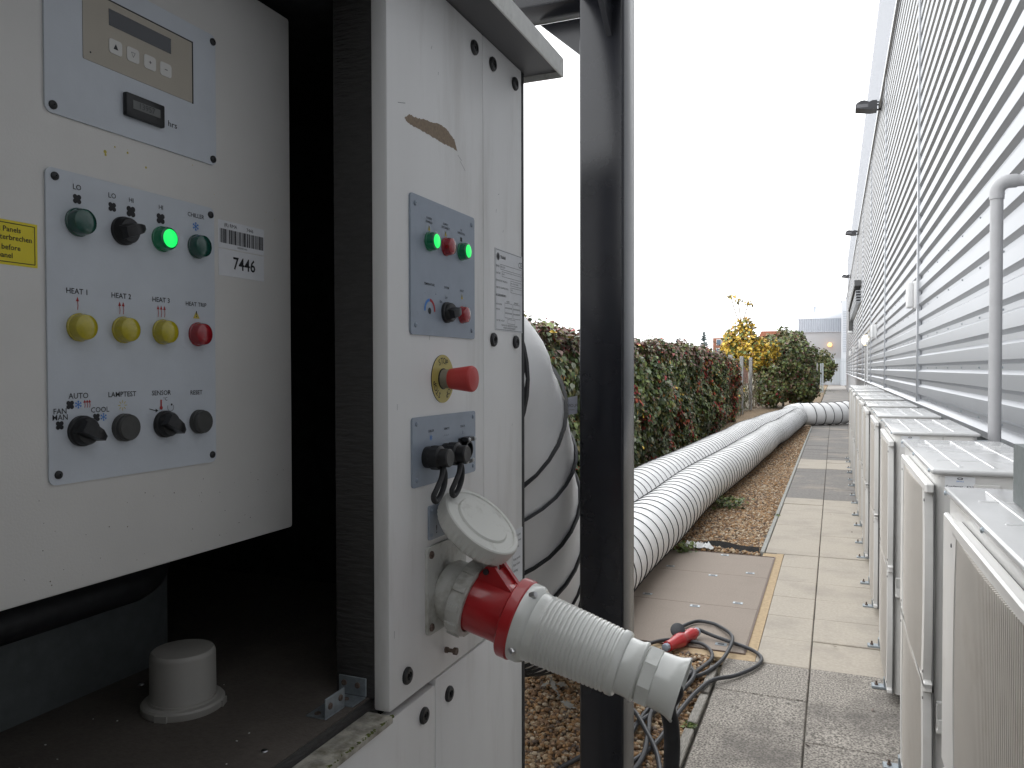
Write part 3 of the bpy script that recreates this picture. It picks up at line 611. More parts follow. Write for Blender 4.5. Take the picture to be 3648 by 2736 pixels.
obj('display_gap', M().box(BP, BP+.0012, .7116, .7130, 1.9120, 1.9840).box(BP, BP+.0012, .5675, .7115, 1.9827, 1.9838), 'ink', dp)
obj('display_screen', M().box(BP+.0008, BP+.0012, .598, .680, 1.9575, 1.9745), 'lcd_dark', dp)
X = BP+.0018; sy = ['▲', 'v', '+', '-']
for k, y in enumerate((.6055, .6275, .650, .672)):
    ky = obj('key', M().rrect(y-.0080, y+.0080, 1.9295, 1.9445, .003, BP+.0008, BP+.0016), 'key_white', dp)
b = M(); b.flat([(.6025, 1.9345), (.6085, 1.9345), (.6055, 1.9405)], X); b.line((.6250, 1.9395), (.6300, 1.9395), .0004, X); b.line((.6250, 1.9395), (.6275, 1.9345), .0004, X); b.line((.6300, 1.9395), (.6275, 1.9345), .0004, X); b.text('+', .650, 1.937, .005, X, bold=.02); b.line((.6700, 1.937), (.6740, 1.937), .0008, X)
b.text('hrs', .6750, 1.8785, .0068, BP+.0003, align='LEFT', bold=.005, sx=1.15); b.disc(.5755, 1.921, .001, BP+.0012)
obj('lettering', b, 'ink', dp)
hm = obj('hour_meter', M().box(BP, BP+.006, .6145, .6660, 1.8695, 1.8942, bev=.0015), 'black_plastic', dp)
obj('meter_screen', M().box(BP+.006, BP+.0063, .6225, .6590, 1.8785, 1.8875, 0).text('13957', .6405, 1.883, .0065, BP+.0066, 1), ['lcd_grey', 'lamp_black'], dp)
s1 = obj('asset_sticker', M().box(B, B+.0004, .7545, .8375, 1.7510, 1.7850), 'sticker_white', cab)
b = M(); X = B+.0007; b.text('(R) RMA', .7640, 1.7795, .0046, X, 0, align='LEFT'); b.text('7446', .8040, 1.7790, .0046, X, 0, align='LEFT'); y = .757
while y < .8350:
    wv = random.choice((.0006, .0006, .0012, .0018)); b.flat([(y, 1.757), (y+wv, 1.757), (y+wv, 1.7745), (y, 1.7745)], X, 0); y += wv+random.choice((.0006, .0009, .0014))
b.text('0000007446', .796, 1.754, .0026, X, 1)
obj('lettering', b, ['ink', 'ink_grey'], s1)
s2 = obj('number_sticker', M().box(B, B+.0005, .7545, .8370, 1.7165, 1.7495), 'sticker_white', cab, label='white sticker numbered 7446'); obj('lettering', M().text('7446', .7995, 1.7330, .0158, B+.0008, bold=.02, sx=.95), 'ink', s2)
s3 = obj('warning_sticker', M().box(B, B+.0004, .40, .5178, 1.6965, 1.7375), 'sticker_yellow', cab, label='yellow warning sticker with black border')
b = M(); X = B+.0007; b.ring(.403, .5150, 1.6992, 1.7348, .0007, X)
for st, y, z in (("Vor Öffnen des Panels", .5015, 1.7290), ('die Stromzufuhr unterbrechen', .5125, 1.7215), ('Isolate supply before', .5010, 1.7125), ('removing the panel', .4935, 1.7050)): b.text(st, y, z, .0050, X, align='RIGHT', bold=.012)
obj('lettering', b, 'ink', s3)
b = M()
for k in range(46):
    y = random.uniform(.5, .885); z = random.uniform(1.39, 1.48) if random.random() < .8 else random.uniform(1.8, 1.845); r = random.uniform(.0003, .0008); b.disc(y, z, r, B+.0002, 0 if z < 1.5 else 1, 7)
for y, z, r in ((.594, 1.826, .0020), (.5945, 1.823, .0014), (.622, 1.832, .0013), (.646, 1.822, .0013), (.606, 1.834, .001)): b.disc(y, z, r, B+.0003, 1, 8)
obj('dirt_specks', b, ['rust_steel', 'ink_yellow'], body, kind='stuff')
# --- small things in the compartment
o = Vector((-.779, .770, 1.1643))
pcap = thing('pipe_cap', 'white plastic pipe cap standing on the brown compartment floor', 'pipe cap', tuple(o))
obj('cap', M().lathe([(.0415, .008), (.0415, .0100), (.0405, .012), (.0400, .068), (.0392, .0720), (.0370, .0742), (.010, .0752), (0, .0752)], o, (0, 0, 1), 48), 'pvc_cap', pcap)
b = M().lathe([(.0505, 0), (.0510, .002), (.0510, .0080), (.0490, .0105), (.0425, .0110), (.0420, .0140), (.040, .014)], o, (0, 0, 1), 48)
for t in (-75, 25, 150): 
    d = Vector((math.cos(R(t)), math.sin(R(t)), 0)); q = Vector((-d.y, d.x, 0)); c0 = o+d*.0510
    b.add([c0+q*sq*.008+d*sd+Vector((0, 0, sz)) for sz in (.0005, .0085) for sd, sq in ((-.003, -1), (.0022, -1), (.0022, 1), (-.003, 1))], [(0, 3, 2, 1), (4, 5, 6, 7), (0, 1, 5, 4), (1, 2, 6, 5), (2, 3, 7, 6), (3, 0, 4, 7)])
obj('flange', b, 'pvc_cap', pcap)
def bracket(name, pl, holes, label, loc):
    t = thing(name, label, 'bracket', loc)
    b = M()
    for q in pl: b.box(*q, bev=.0008, seg=1)
    obj('plate', b, 'galv_light', t)
    for c0, ax in holes: obj('screw', M().lathe([(.0042, 0), (.0038, .0016), (.0020, .0020), (0, .0012)], c0, ax, 12), 'rust_steel', t)
bracket('angle_bracket', [(-.614, -.571, .8775, .8798, 1.1660, 1.1905), (-.614, -.571, .846, .8774, 1.1643, 1.1662)], [((-.605, .8775, 1.181), (0, -1, 0)), ((-.584, .8775, 1.180), (0, -1, 0)), ((-.592, .862, 1.1662), (0, 0, 1))], 'galvanised bracket screwed to the black frame post', (-.59, .87, 1.165))
bracket('angle_bracket', [(-.5835, -.5812, .803, .8445, 1.1662, 1.1905), (-.612, -.5812, .803, .8445, 1.1643, 1.1661)], [((-.5812, .812, 1.179), (1, 0, 0)), ((-.5812, .834, 1.181), (1, 0, 0)), ((-.600, .812, 1.1661), (0, 0, 1))], 'galvanised bracket on the compartment floor edge, nearer the viewer', (-.59, .82, 1.165))
obj('insulated_pipe', M().tube(spline([(-.86, -.7, 1.318), (-.86, .3, 1.317), (-.86, .70, 1.316), (-.862, .775, 1.318), (-.875, .81, 1.335), (-.89, .82, 1.40), (-.91, .82, 1.5)], 8), .024, 18), 'black_rubber', label='black insulated pipe running under the control cabinet', cat='pipe', loc=(-.86, .3, 1.3))
for i, (x, y) in enumerate(((-.60, .712), (-.62, .60), (-.885, .80))):
    obj('floor_screw', M().lathe([(.0042, 0), (.0036, .0012), (.0015, .0014), (0, .0008)], (x, y, 1.1642), (0, 0, 1), 12), 'steel_bright', label=['screw head in the compartment floor near its front edge', 'screw head in the compartment floor, nearest the lower picture edge', 'screw head in the compartment floor beside the galvanised sheet'][i], cat='screw', group='floor screws', loc=(x, y, 1.164))
b = M()
for i in range(14): 
    x, y = random.uniform(-.9, -.58), random.uniform(.5, .86); l = random.uniform(.0005, .002); a = random.uniform(0, 3); b.box(x, x+l*abs(math.cos(a))+.0006, y, y+l*abs(math.sin(a))+.0006, 1.1643, 1.1650)
obj('floor_crumbs', b, 'edge_white', label='pale crumbs and grit on the compartment floor', cat='debris', kind='stuff')

# ================================================================== steel frame with the black post
frm = thing('steel_frame', 'black painted steel support frame with square post and gussets', 'frame', (-.47, 1.7, 0))
PX0, PX1, PY0, PY1 = -.5195, -.4195, 1.65, 1.753
obj('post', M().box(PX0, PX1, PY0, PY1, 0, 2.55, bev=.006, seg=3), 'post_black', frm, label='tall black square post beside the white unit')
obj('beam', M().box(-2.2, PX0-.002, PY0+.003, PY1-.003, 2.410, 2.50, bev=.005), 'post_black', frm)
obj('beam', M().box(PX0+.003, PX1-.003, -1.5, PY0-.002, 2.410, 2.50, bev=.005), 'post_black', frm)
obj('gusset', M().prism([(PX0-.001, 2.404), (PX0-.001, 2.300), (-.640, 2.404)], PY1-.020, PY1-.012, plane='XZ'), 'post_black', frm)
obj('gusset', M().prism([(PY0-.001, 2.404), (PY0-.001, 2.315), (PY0-.12, 2.404)], PX0+.062, PX0+.074), 'post_black', frm)
obj('base_plate', M().box(PX0-.05, PX1+.05, PY0-.05, PY1+.05, .0, .012), 'post_black', frm)
# ================================================================== flexible white ducts
def duct(name, label, pts, rad, pitch, n=12, wr=.0038, seg=36, sag=.007, lump=0., lumpend=0., group=None, near_pitch=None):
    sp = spline(pts, n); L = [0]
    for i in range(len(sp)-1): L.append(L[-1]+(sp[i+1]-sp[i]).length)
    # resample evenly so the ribs stay regular
    warp = near_pitch/pitch if near_pitch else 1
    def turns(s): return s/pitch if not near_pitch else (s/near_pitch if s < 1.3 else 1.3/near_pitch+(s-1.3)/pitch)
    def inv(t): return t*pitch if not near_pitch else (t*near_pitch if t < 1.3/near_pitch else 1.3+(t-1.3/near_pitch)*pitch)
    step = pitch/8; N = int(L[-1]/step); res = []; j = 0
    for k in range(N+1):
        s = k*step
        while j < len(L)-2 and L[j+1] < s: j += 1
        t = (s-L[j])/max(1e-9, L[j+1]-L[j]); res.append(sp[j].lerp(sp[j+1], min(1, t)))
    for k, p in enumerate(res):
        s = k*step; am = min(1, max(0, (s-2)/2)); p.x += am*(.012*math.sin(s*.9+rad*40)+.004*math.sin(s*2.3)); p.z += am*.006*math.sin(s*1.7)
    fr = frames(res); V = []; H = []
    for k, p in enumerate(res):
        s = k*step; u, v = fr[k]; lp = lump*max(0, 1-s/max(.01, lumpend)) if lumpend else 0
        for i in range(seg):
            a = 2*math.pi*i/seg; ph = (turns(s)-i/seg) % 1
            r = rad-sag*(math.sin(math.pi*ph)**.7)*(.8+.4*math.sin(3*a+s*2))+lp*math.sin(5*a+s*17)*math.sin(2*a-s*9)
            q = p+(u*math.cos(a)+v*math.sin(a))*r
            q.z = max(q.z, .004) if q.z < .02 else q.z
            V.append(q)
    F = [(k*seg+i, k*seg+(i+1) % seg, (k+1)*seg+(i+1) % seg, (k+1)*seg+i) for k in range(len(res)-1) for i in range(seg)]
    t = thing(name, label, 'duct', tuple(res[len(res)//2]*1.0), group)
    obj('sleeve', M().add(V, F), 'duct_white', t, ang=60)
    hp = []; per = 36
    for q in range(int(turns(L[-1])*per)):
        s = inv(q/per); k = min(len(res)-1, int(s/step)); a = 2*math.pi*(q % per)/per; u, v = fr[k]; f_ = s/step-k
        p = res[k].lerp(res[min(k+1, len(res)-1)], f_); d = p+(u*math.cos(a)+v*math.sin(a))*(rad+.0025)
        if d.z < .004: d.z = .004
        if near_pitch and s < .27: continue
        hp.append(d)
    obj('spiral_wire', M().tube(hp, [wr*(1.35 if near_pitch and k < 10*per else 1) if k < 60*per else wr*.75 for k in range(len(hp))], 4), 'duct_wire', t)
    return t, res, fr
d1, r1_, f1_ = duct('air_duct', 'near white ribbed duct leaving the unit and running along the gravel', [(-.80, 1.365, 1.58), (-.80, 1.50, 1.57), (-.80, 1.64, 1.46), (-.81, 1.74, 1.29), (-.84, 1.88, 1.12), (-.93, 2.2, .94), (-1.07, 2.8, .69), (-1.23, 3.5, .45), (-1.38, 4.3, .285), (-1.45, 5.2, .25), (-1.455, 6.5, .25), (-1.44, 8, .25), (-1.40, 10, .25), (-1.33, 12, .25), (-1.24, 14.5, .25), (-1.15, 17, .25), (-1.02, 20, .25), (-.90, 22.6, .27)], .25, .20, lump=.008, lumpend=.5, near_pitch=.12, group='white ribbed ducts')
obj('collar', M().lathe([(.248, 0), (.248, .045), (.252, .047), (.252, .060), (.240, .060)], (-.80, 1.363, 1.58), (0, 1, 0), 48), 'black_rubber', d1, label='black collar where the duct meets the unit')
d2, r2_, f2_ = duct('air_duct', 'second white ribbed duct lying closer to the creeper hedge', [(-1.45, 1.365, 1.3), (-1.45, 1.6, 1.26), (-1.47, 1.9, 1.0), (-1.6, 2.3, .6), (-1.8, 3.0, .34), (-1.95, 4.0, .26), (-1.985, 5, .25), (-1.985, 6.5, .25), (-1.97, 8, .25), (-1.93, 10, .25), (-1.87, 12, .255), (-1.79, 14.5, .25), (-1.69, 17, .26), (-1.50, 20, .26), (-1.20, 22.3, .28), (-.98, 23.2, .30)], .25, .20, group='white ribbed ducts')
d3, r3_, f3_ = duct('air_duct', 'wide white duct crossing the path to the metal wall', [(-.98, 23.35, .32), (-.6, 23.55, .32), (0, 24.05, .33), (.5, 24.6, .37), (.86, 25.05, .42)], .315, .27, wr=.011, sag=.014, group='white ribbed ducts')
obj('joint_sleeve', M().tube(spline([(-1.08, 22.7, .3), (-1.02, 23.1, .31), (-.9, 23.38, .32), (-.7, 23.5, .32)], 6), [.30+.01*math.sin(i*2.1) for i in range(19)], 28), 'duct_white', d3)
b = M()
for k, (dd, y, a) in enumerate(((r1_, 8.8, 60), (r1_, 12.3, 70), (r1_, 18, 70), (r2_, 9.2, 100), (r2_, 13.4, 80), (r2_, 17.2, 75), (r2_, 18.1, 60), (r1_, 19.5, 80))):
    p = min(dd, key=lambda q: abs(q.y-y)); d = Vector((math.cos(R(a)), 0, math.sin(R(a)))); c0 = p+d*.253
    b.box(c0.x-.03, c0.x+.03, c0.y-.02, c0.y+.02, c0.z-.003, c0.z+.006)
tg = thing('paper_tag', 'white paper tag stuck on the near duct bend', 'tag', (-.57, 1.78, 1.5))
ta = Vector((-.567, 1.690, 1.515)); tb = Vector((-.545, 1.699, 1.518)); tu = Vector((0, 0, 1)); tdir = (tb-ta)*1.0
Vt = []
for i in range(7):
    p = ta+tdir*(i/6)*1.25; bow = .004*math.sin(i/6*math.pi); Vt += [p+tu*-.020+Vector((0, -bow, 0)), p+tu*.018+Vector((0, -bow, .003*i/6))]
obj('sheet', M().add(Vt, [(2*i, 2*i+2, 2*i+3, 2*i+1) for i in range(6)]), 'paper', tg)
nn = tdir.normalized(); no = Vector((nn.y, -nn.x, 0))
def tf(a, z_): p = ta+nn*(.0165+a)+no*.0052; return (p.x, p.y, 1.515+z_)
b = M(); b.text('FLOW', 0, 0, .0072, 0, mirror=True, fn=lambda a, z_: tf(a, z_+.002)); b.text('return', 0, 0, .0036, 0, mirror=True, fn=lambda a, z_: tf(a, z_-.007))
obj('lettering', b, 'ink_grey', tg)

# ================================================================== outdoor cables and red coupler
def loop(name, label, pts, r=.0105, m='cable_grey'):
    return obj(name, M().tube(spline([(p[0], p[1], p[2] if len(p) > 2 else .014) for p in pts], 10), r, 10), m, label=label, cat='cable', group='grey cable lying on the ground', loc=(pts[0][0], pts[0][1], 0))
loop('power_cable', 'grey cable loop from the red coupler out over the path', [(-.735, 4.70, .05), (-.66, 4.69, .03), (-.55, 4.65, .018), (-.42, 4.56, .018), (-.36, 4.45, .018), (-.375, 4.32, .018), (-.46, 4.15, .018), (-.56, 4.01, .03), (-.61, 3.84, .03), (-.64, 3.65, .03), (-.66, 3.47, .03), (-.69, 3.25, .02), (-.75, 3.05, .02), (-.85, 2.8, .02), (-.95, 2.5, .02)])
loop('power_cable', 'grey cable loop lying over the brown cover', [(-.85, 4.60, .07), (-.87, 4.70, .03), (-.86, 4.80, .02), (-.79, 4.95, .018), (-.70, 4.95, .018), (-.64, 4.90, .018), (-.56, 4.74, .035), (-.53, 4.57, .045), (-.55, 4.32, .03), (-.61, 4.09, .03), (-.68, 4.0, .03), (-.76, 3.98, .03), (-.9, 3.9, .02), (-1.0, 3.7, .02), (-.95, 3.4, .02), (-.85, 3.2, .03), (-.82, 2.9, .02)])
loop('power_cable', 'short grey cable curl below the red coupler', [(-.88, 4.31, .04), (-.95, 4.30, .02), (-.98, 4.42, .02), (-.88, 4.55, .02), (-.72, 4.56, .02), (-.64, 4.47, .02), (-.61, 4.33, .02), (-.64, 4.10, .04), (-.70, 3.9, .03), (-.78, 3.6, .03), (-.80, 3.3, .03), (-.78, 3.1, .03), (-.75, 2.8, .02)])
loop('power_cable', 'grey cable strand along the timber edging', [(-.80, 4.22, .02), (-.72, 4.12, .03), (-.66, 4.05, .045), (-.65, 3.9, .05), (-.70, 3.7, .04), (-.78, 3.45, .03), (-.88, 3.2, .02), (-1.0, 2.9, .02)])
loop('power_cable', 'grey cable strand crossing the pebbles beside the post', [(-1.0, 3.75, .02), (-.92, 3.62, .02), (-.82, 3.45, .05), (-.74, 3.30, .05), (-.66, 3.15, .03), (-.60, 2.95, .02)])
loop('power_cable', 'grey cable strand curving in the middle of the bundle', [(-.84, 4.15, .02), (-.74, 4.20, .02), (-.68, 4.12, .03), (-.68, 3.95, .05), (-.74, 3.75, .05), (-.76, 3.5, .04), (-.73, 3.3, .04), (-.71, 3.05, .03), (-.78, 2.7, .02)])
cu = thing('cable_coupler', 'red plug and socket joining grey cables on the ground', 'connector', (-.80, 4.52, 0))
c0 = Vector((-.868, 4.335, .042)); c1 = Vector((-.745, 4.685, .042)); ca = (c1-c0).normalized(); cl = (c1-c0).length
obj('body', M().lathe([(.022, .03), (.030, .034), (.031, .10), (.036, .115), (.036, .14), (.041, .15), (.041, .19), (.034, .20), (.032, .26), (.036, .27), (.036, .315), (.030, .32), (.026, cl-.02)], c0, ca, 24), 'plug_red', cu)
obj('gland', M().lathe([(.014, 0), (.022, .004), (.024, .034), (.020, .036)], c0, ca, 8), 'plate_grey', cu)
obj('gland', M().lathe([(.026, cl-.03), (.026, cl), (.016, cl+.012)], c0, ca, 8), 'plate_grey', cu)
obj('flap', M().lathe([(.036, 0), (.042, .003), (.042, .014), (.036, .018), (0, .018)], c0+ca*.23+Vector((-.045, .015, .030)), (.15, -.75, .55), 24), 'cable_grey', cu, label='grey hinged flap of the red coupler')

# ================================================================== condensing units along the wall
FX, BX, HW, ZT = .272, .612, .53, 1.302
def condenser():
    t = thing('condensing_unit', 'x', 'condenser', (0, 0, 0), 'condensing units along the wall')
    obj('casing', M().rrect(FX, BX, -HW+.012, HW-.012, .028, .055, ZT-.0165, plane='XY', seg=6), 'cond_white', t)
    lid = obj('lid', M().box(FX-.010, BX+.010, -HW, HW, ZT-.017, ZT, bev=.007, seg=3), 'cond_top', t)
    b = M()
    for x in (FX+.075, FX+.165, FX+.255): b.box(x-.006, x+.006, -HW+.07, HW-.07, ZT-.004, ZT+.0022, bev=.002, seg=1)
    for y in (-.28, 0.02, .30): b.box(FX+.03, BX-.03, y-.005, y+.005, ZT-.004, ZT+.0016, bev=.0015, seg=1)
    obj('lid_rib', b, 'cond_top', lid)
    for y in (-HW+.05, 0, HW-.05): obj('screw', M().lathe([(.006, 0), (.006, .003), (.004, .005), (0, .005)], (FX-.010, y, ZT-.010), (-1, 0, 0), 8), 'galv_light', lid)
    for z0, z1 in ((.66, 1.235), (.075, .640)):
        g_ = M(); y0, y1 = -HW+.055, HW-.29
        # rim with curved flanks
        for s in (-1, 1):
            yy = y0 if s < 0 else y1; pts = []
            for k in range(9): q = k/8; pts.append((yy+s*(.03-.03*(2*q-1)**2*1.0)-s*.03, z0+(z1-z0)*q))
            for k in range(8):
                (a, za), (c, zc) = pts[k], pts[k+1]; o_ = s*.055
                g_.add([(FX-.026, a, za), (FX-.026, c, zc), (FX-.026, c+o_, zc), (FX-.026, a+o_, za), (FX+.001, a+o_, za), (FX+.001, c+o_, zc), (FX-.006, a, za), (FX-.006, c, zc)], [(0, 1, 2, 3), (3, 2, 5, 4), (1, 0, 6, 7)])
        g_.box(FX-.026, FX-.001, y0-.055, y1+.055, z1-.006, z1+.022, bev=.004, seg=1).box(FX-.026, FX-.001, y0-.055, y1+.055, z0-.016, z0+.004, bev=.004, seg=1)
        gp = obj('fan_grille', g_, 'cond_white', t)
        obj('shadow_gap', M().box(FX-.0035, FX-.0005, y0-.060, y1+.060, z0-.021, z1+.019), 'cond_dark', gp)
        for sy, sz in ((y0-.03, z0+.03), (y1+.03, z0+.03), (y0-.03, z1-.03), (y1+.03, z1-.03)): obj('screw', M().lathe([(.005, 0), (.004, .002), (0, .002)], (FX-.026, sy, sz), (-1, 0, 0), 8), 'cond_dark', gp)
        sl = M(); ns = 62
        for k in range(ns):
            y = y0-.02+(y1-y0+.04)*k/(ns-1); bul = .010*math.sin(math.pi*k/(ns-1)); sl.box(FX-.022-bul, FX-.006-bul, y-.0022, y+.0022, z0, z1-.002)
        obj('louvre', sl, 'cond_grille', gp)
        obj('fan_recess', M().box(FX-.006, FX-.002, y0, y1, z0, z1), 'cond_grille', gp)
    obj('service_panel', M().box(FX-.012, FX+.002, HW-.225, HW-.02, .62, 1.24, bev=.004, seg=1).box(FX-.010, FX+.002, HW-.225, HW-.02, .07, .60, bev=.004, seg=1), 'cond_white', t)
    obj('seam', M().box(FX+.20, FX+.2015, -HW+.0112, -HW+.0119, .06, ZT-.021), 'cond_dark', t)
    h = M()
    for k in range(9):
        q = k/8; a = math.pi*q; h.add([], [])
    h.box(FX+.006, FX+.070, -HW+.004, -HW+.013, .600, .612, bev=.003, seg=1).box(FX+.006, FX+.011, -HW-.004, -HW+.013, .53, .605, bev=.002, seg=1).box(FX+.065, FX+.070, -HW-.004, -HW+.013, .53, .605, bev=.002, seg=1).box(FX+.006, FX+.070, -HW-.014, -HW+.012, .522, .536, bev=.004, seg=2).box(FX+.010, FX+.066, -HW-.014, -HW-.010, .53, .565, bev=.0015, seg=1)
    h.box(FX+.010, FX+.066, -HW+.006, -HW+.0118, .53, .605)
    obj('handle', h, 'cond_white', t)
    for xa, xb in ((FX+.10, FX+.17), (FX+.225, FX+.31)): obj('end_emboss', M().box(xa, xb, -HW+.007, -HW+.013, ZT-.075, ZT-.040, bev=.004, seg=1), 'cond_white', t)
    for y in (-.31, .31):
        ft = obj('foot', M().box(FX-.085, BX+.03, y-.024, y+.024, .0, .014, bev=.002, seg=1).box(FX-.03, BX+.02, y-.016, y+.016, .012, .054), 'galv_light', t)
        obj('foot_bolt', M().lathe([(.009, .012), (.009, .02), (.005, .02), (.005, .034), (0, .034)], (FX-.062, y, 0), (0, 0, 1), 8), 'rust_steel', ft)
    return t
pr = condenser()
CY = [1.70, 3.13, 4.61, 6.05, 7.52, 8.98, 10.44, 11.90, 13.36, 14.82]
CL = ['nearest white condensing unit, cut off by the right picture edge', 'white condensing unit with a condenser sticker, second in the row', 'third white condensing unit from the viewer along the wall', 'fourth white condensing unit from the viewer along the wall', 'fifth white condensing unit from the viewer along the wall', 'sixth white condensing unit from the viewer along the wall', 'seventh white condensing unit from the viewer along the wall', 'eighth white condensing unit from the viewer along the wall', 'white condensing unit next to last in the row', 'last and farthest white condensing unit in the row']
conds = []
for i, y in enumerate(CY):
    o = pr if i == 0 else copy_tree(pr); o['label'] = CL[i]; conds.append(o)
for i, (o, y) in enumerate(zip(conds, CY)):
    o.location = (random.uniform(-.006, .006) if i else 0, y, random.uniform(-.004, .004)); o.rotation_euler = (0, 0, R(random.uniform(-.7, .7)))
def YX(fy, x):   # print on a face looking along -Y
    return lambda a, b_: (x+a, fy, b_)
for i, nm in ((1, '4/1/1'), (2, '4/1/2')):
    o = conds[i]; fy = -HW+.0112; LOC[o.name] = Vector()
    st = obj('sticker', M().box(.298, .376, fy-.0008, fy-.0003, 1.228, 1.281), 'sticker_white', o, label='white condenser sticker')
    b = M(); f2 = lambda a, z_: (.337+a*.80, fy-.0012, (z_-1.228)*.80+1.2545)
    b.text('Condenser - '+nm, 0, 0, .0090, 0, 0, bold=.02, fn=lambda a, z_: f2(a, z_+1.2235)); b.text('IEB', 0, 0, .012, 0, 0, bold=.03, fn=lambda a, z_: f2(a, z_+1.2055)); b.text('SERVICE', 0, 0, .005, 0, 1, fn=lambda a, z_: f2(a, z_+1.243))
    for q in range(10): a = q/10*6.283; a1 = (q+1)/10*6.283; b.add([f2(.010*math.cos(a), 1.2535+.0045*math.sin(a)), f2(.010*math.cos(a1), 1.2535+.0045*math.sin(a1)), f2(.006*math.cos(a1), 1.2535+.002*math.sin(a1)), f2(.006*math.cos(a), 1.2535+.002*math.sin(a))], [(3, 2, 1, 0)], 0)
    obj('lettering', b, ['ink', 'ink_blue'], st)
    obj('warning_label', M().box(FX+.030, FX+.046, fy-.0010, fy-.0004, .90, 1.08, 0).box(FX+.034, FX+.040, fy-.0014, fy-.0011, 1.03, 1.05, 1).box(FX+.033, FX+.043, fy-.0014, fy-.0011, .91, .935, 2), ['cond_white', 'ink_red', 'plate_blue'], o)
# galvanised trunking end on the nearest unit
gb = thing('galvanised_trunking', 'galvanised steel trunking end standing on the nearest condensing unit', 'trunking', (.45, 1.95, 1.31))
obj('channel', M().box(.362, .61, 1.985, 1.99, 1.309, 1.436).box(.362, .365, 1.75, 1.985, 1.309, 1.436).box(.365, .61, 1.75, 1.985, 1.434, 1.436), 'galv', gb)
obj('flange', M().prism([(.366, 1.318), (.40, 1.309), (.61, 1.309), (.61, 1.318)], 1.90, 1.984, plane='XZ'), 'galv', gb)

# ================================================================== metal clad building
WX = .87
wh = thing('warehouse', 'long silver warehouse wall of horizontal ribbed metal cladding', 'building', (WX, 30, 0))
pit = .167; z0c = 1.255; ZE = 7.0; prof = []; z = z0c
while z < ZE:
    prof += [(WX+.032, z), (WX+.032, z+.036), (WX, z+.060), (WX, z+.143)]; z += pit
trims = [3.6, 9.9, 16.16, 22.4, 28.8, 35.1, 41.4, 47.7, 54.0, 60.3, 66.6]; edges = [-9.0, -2.7]+trims
for a, c in zip(edges[:-1], edges[1:]):
    V = []; n = 10
    for k in range(n+1):
        y = a+.004+(c-a-.008)*k/n; V += [(x, y, zz) for x, zz in prof]
    m_ = len(prof); F = [(k*m_+i, k*m_+i+1, (k+1)*m_+i+1, (k+1)*m_+i) for k in range(n) for i in range(m_-1)]
    sh = obj('cladding_sheet', M().add(V, F), 'clad', wh, ang=12)
    if a < 22:
        for r_ in range(0, 13):
            for s_ in range(1, 8):
                y = a+(c-a)*s_/8+.1; zz = z0c+.016+r_*pit
                if y > 2.5 and (r_ % 2 == 0): obj('screw', M().lathe([(.008, 0), (.008, .003), (.004, .004), (.004, .008), (0, .008)], (WX+.032, y, zz), (-1, 0, 0), 6), 'galv_light', sh)
for y in trims: obj('joint_trim', M().box(WX-.018, WX+.03, y-.03, y+.03, z0c-.03, ZE, bev=.004, seg=1), 'clad_trim', wh)
obj('base_flashing', M().prism([(WX-.030, z0c-.035), (WX+.04, z0c+.005), (WX+.04, z0c-.001), (WX-.026, z0c-.040), (WX-.026, z0c-.075), (WX-.030, z0c-.075)], -9, 66.6, plane='XZ'), 'clad_trim', wh)
obj('plinth', M().box(WX+.03, 1.4, -9, 66.6, -.05, z0c-.02), 'plinth', wh)
obj('cladding_low', M().box(WX+.005, WX+.029, 16.2, 66.6, .1, z0c-.04), 'clad', wh)
obj('eaves_gutter', M().box(WX-.05, WX+.05, -9, 66.6, ZE+.01, ZE+.09, bev=.01), 'clad_trim', wh)
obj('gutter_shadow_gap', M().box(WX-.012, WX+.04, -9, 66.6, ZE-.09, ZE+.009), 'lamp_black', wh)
V = []; m_ = 0; pp = []
y = -9
while y < 66.6: pp += [(WX+.02, y), (WX+.02, y+.06), (WX+.045, y+.08), (WX+.045, y+.14)]; y += .2
V = [(x, yy, ZE+.09) for x, yy in pp]+[(x, yy, 9.9) for x, yy in pp]; m_ = len(pp)
obj('parapet', M().add(V, [(i, m_+i, m_+i+1, i+1) for i in range(m_-1)]), 'clad_pale', wh, ang=12)
obj('roof_block', M().box(WX+.06, 30, -9, 66.6, .0, 9.88), 'clad_pale', wh)
# door surround at the duct
ds = obj('door_surround', M().box(WX-.03, WX+.02, 24.3, 24.38, 0, 2.28).box(WX-.03, WX+.02, 25.80, 25.88, 0, 2.28).box(WX-.06, WX+.03, 24.25, 25.93, 2.28, 2.36), 'lamp_white', wh)
obj('door_leaf', M().box(WX-.004, WX+.02, 24.381, 25.799, 0, 2.279), 'lamp_black', ds)
# wall fittings
for i, y in enumerate((18.1, 34.6, 50.7)):
    z = 6.98; t = thing('floodlight', ['nearest black floodlight high on the metal wall', 'middle black floodlight high on the metal wall', 'farthest black floodlight high on the metal wall'][i], 'floodlight', (WX, y, z), 'floodlights on the warehouse wall')
    hd = [(.38, .12), (.42, .16), (.48, .19), (.55, .195), (.60, .175), (.64, .15), (.70, .175), (.79, .17), (.79, .0), (.66, -.005), (.38, .04)]
    obj('head', M().prism([(x, z+q) for x, q in hd], y-.17, y+.17, plane='XZ'), 'lamp_black', t)
    obj('lens', M().prism([(.395, z+.05), (.62, z+.04), (.62, z+.11), (.395, z+.12)], y-.174, y-.171, plane='XZ'), 'lamp_glass', t)
    obj('bracket', M().box(.79, WX+.03, y-.10, y-.08, z+.13, z+.16).box(.79, WX+.03, y+.08, y+.10, z+.13, z+.16).box(.79, WX+.03, y-.02, y+.02, z, z+.03), 'lamp_black', t)
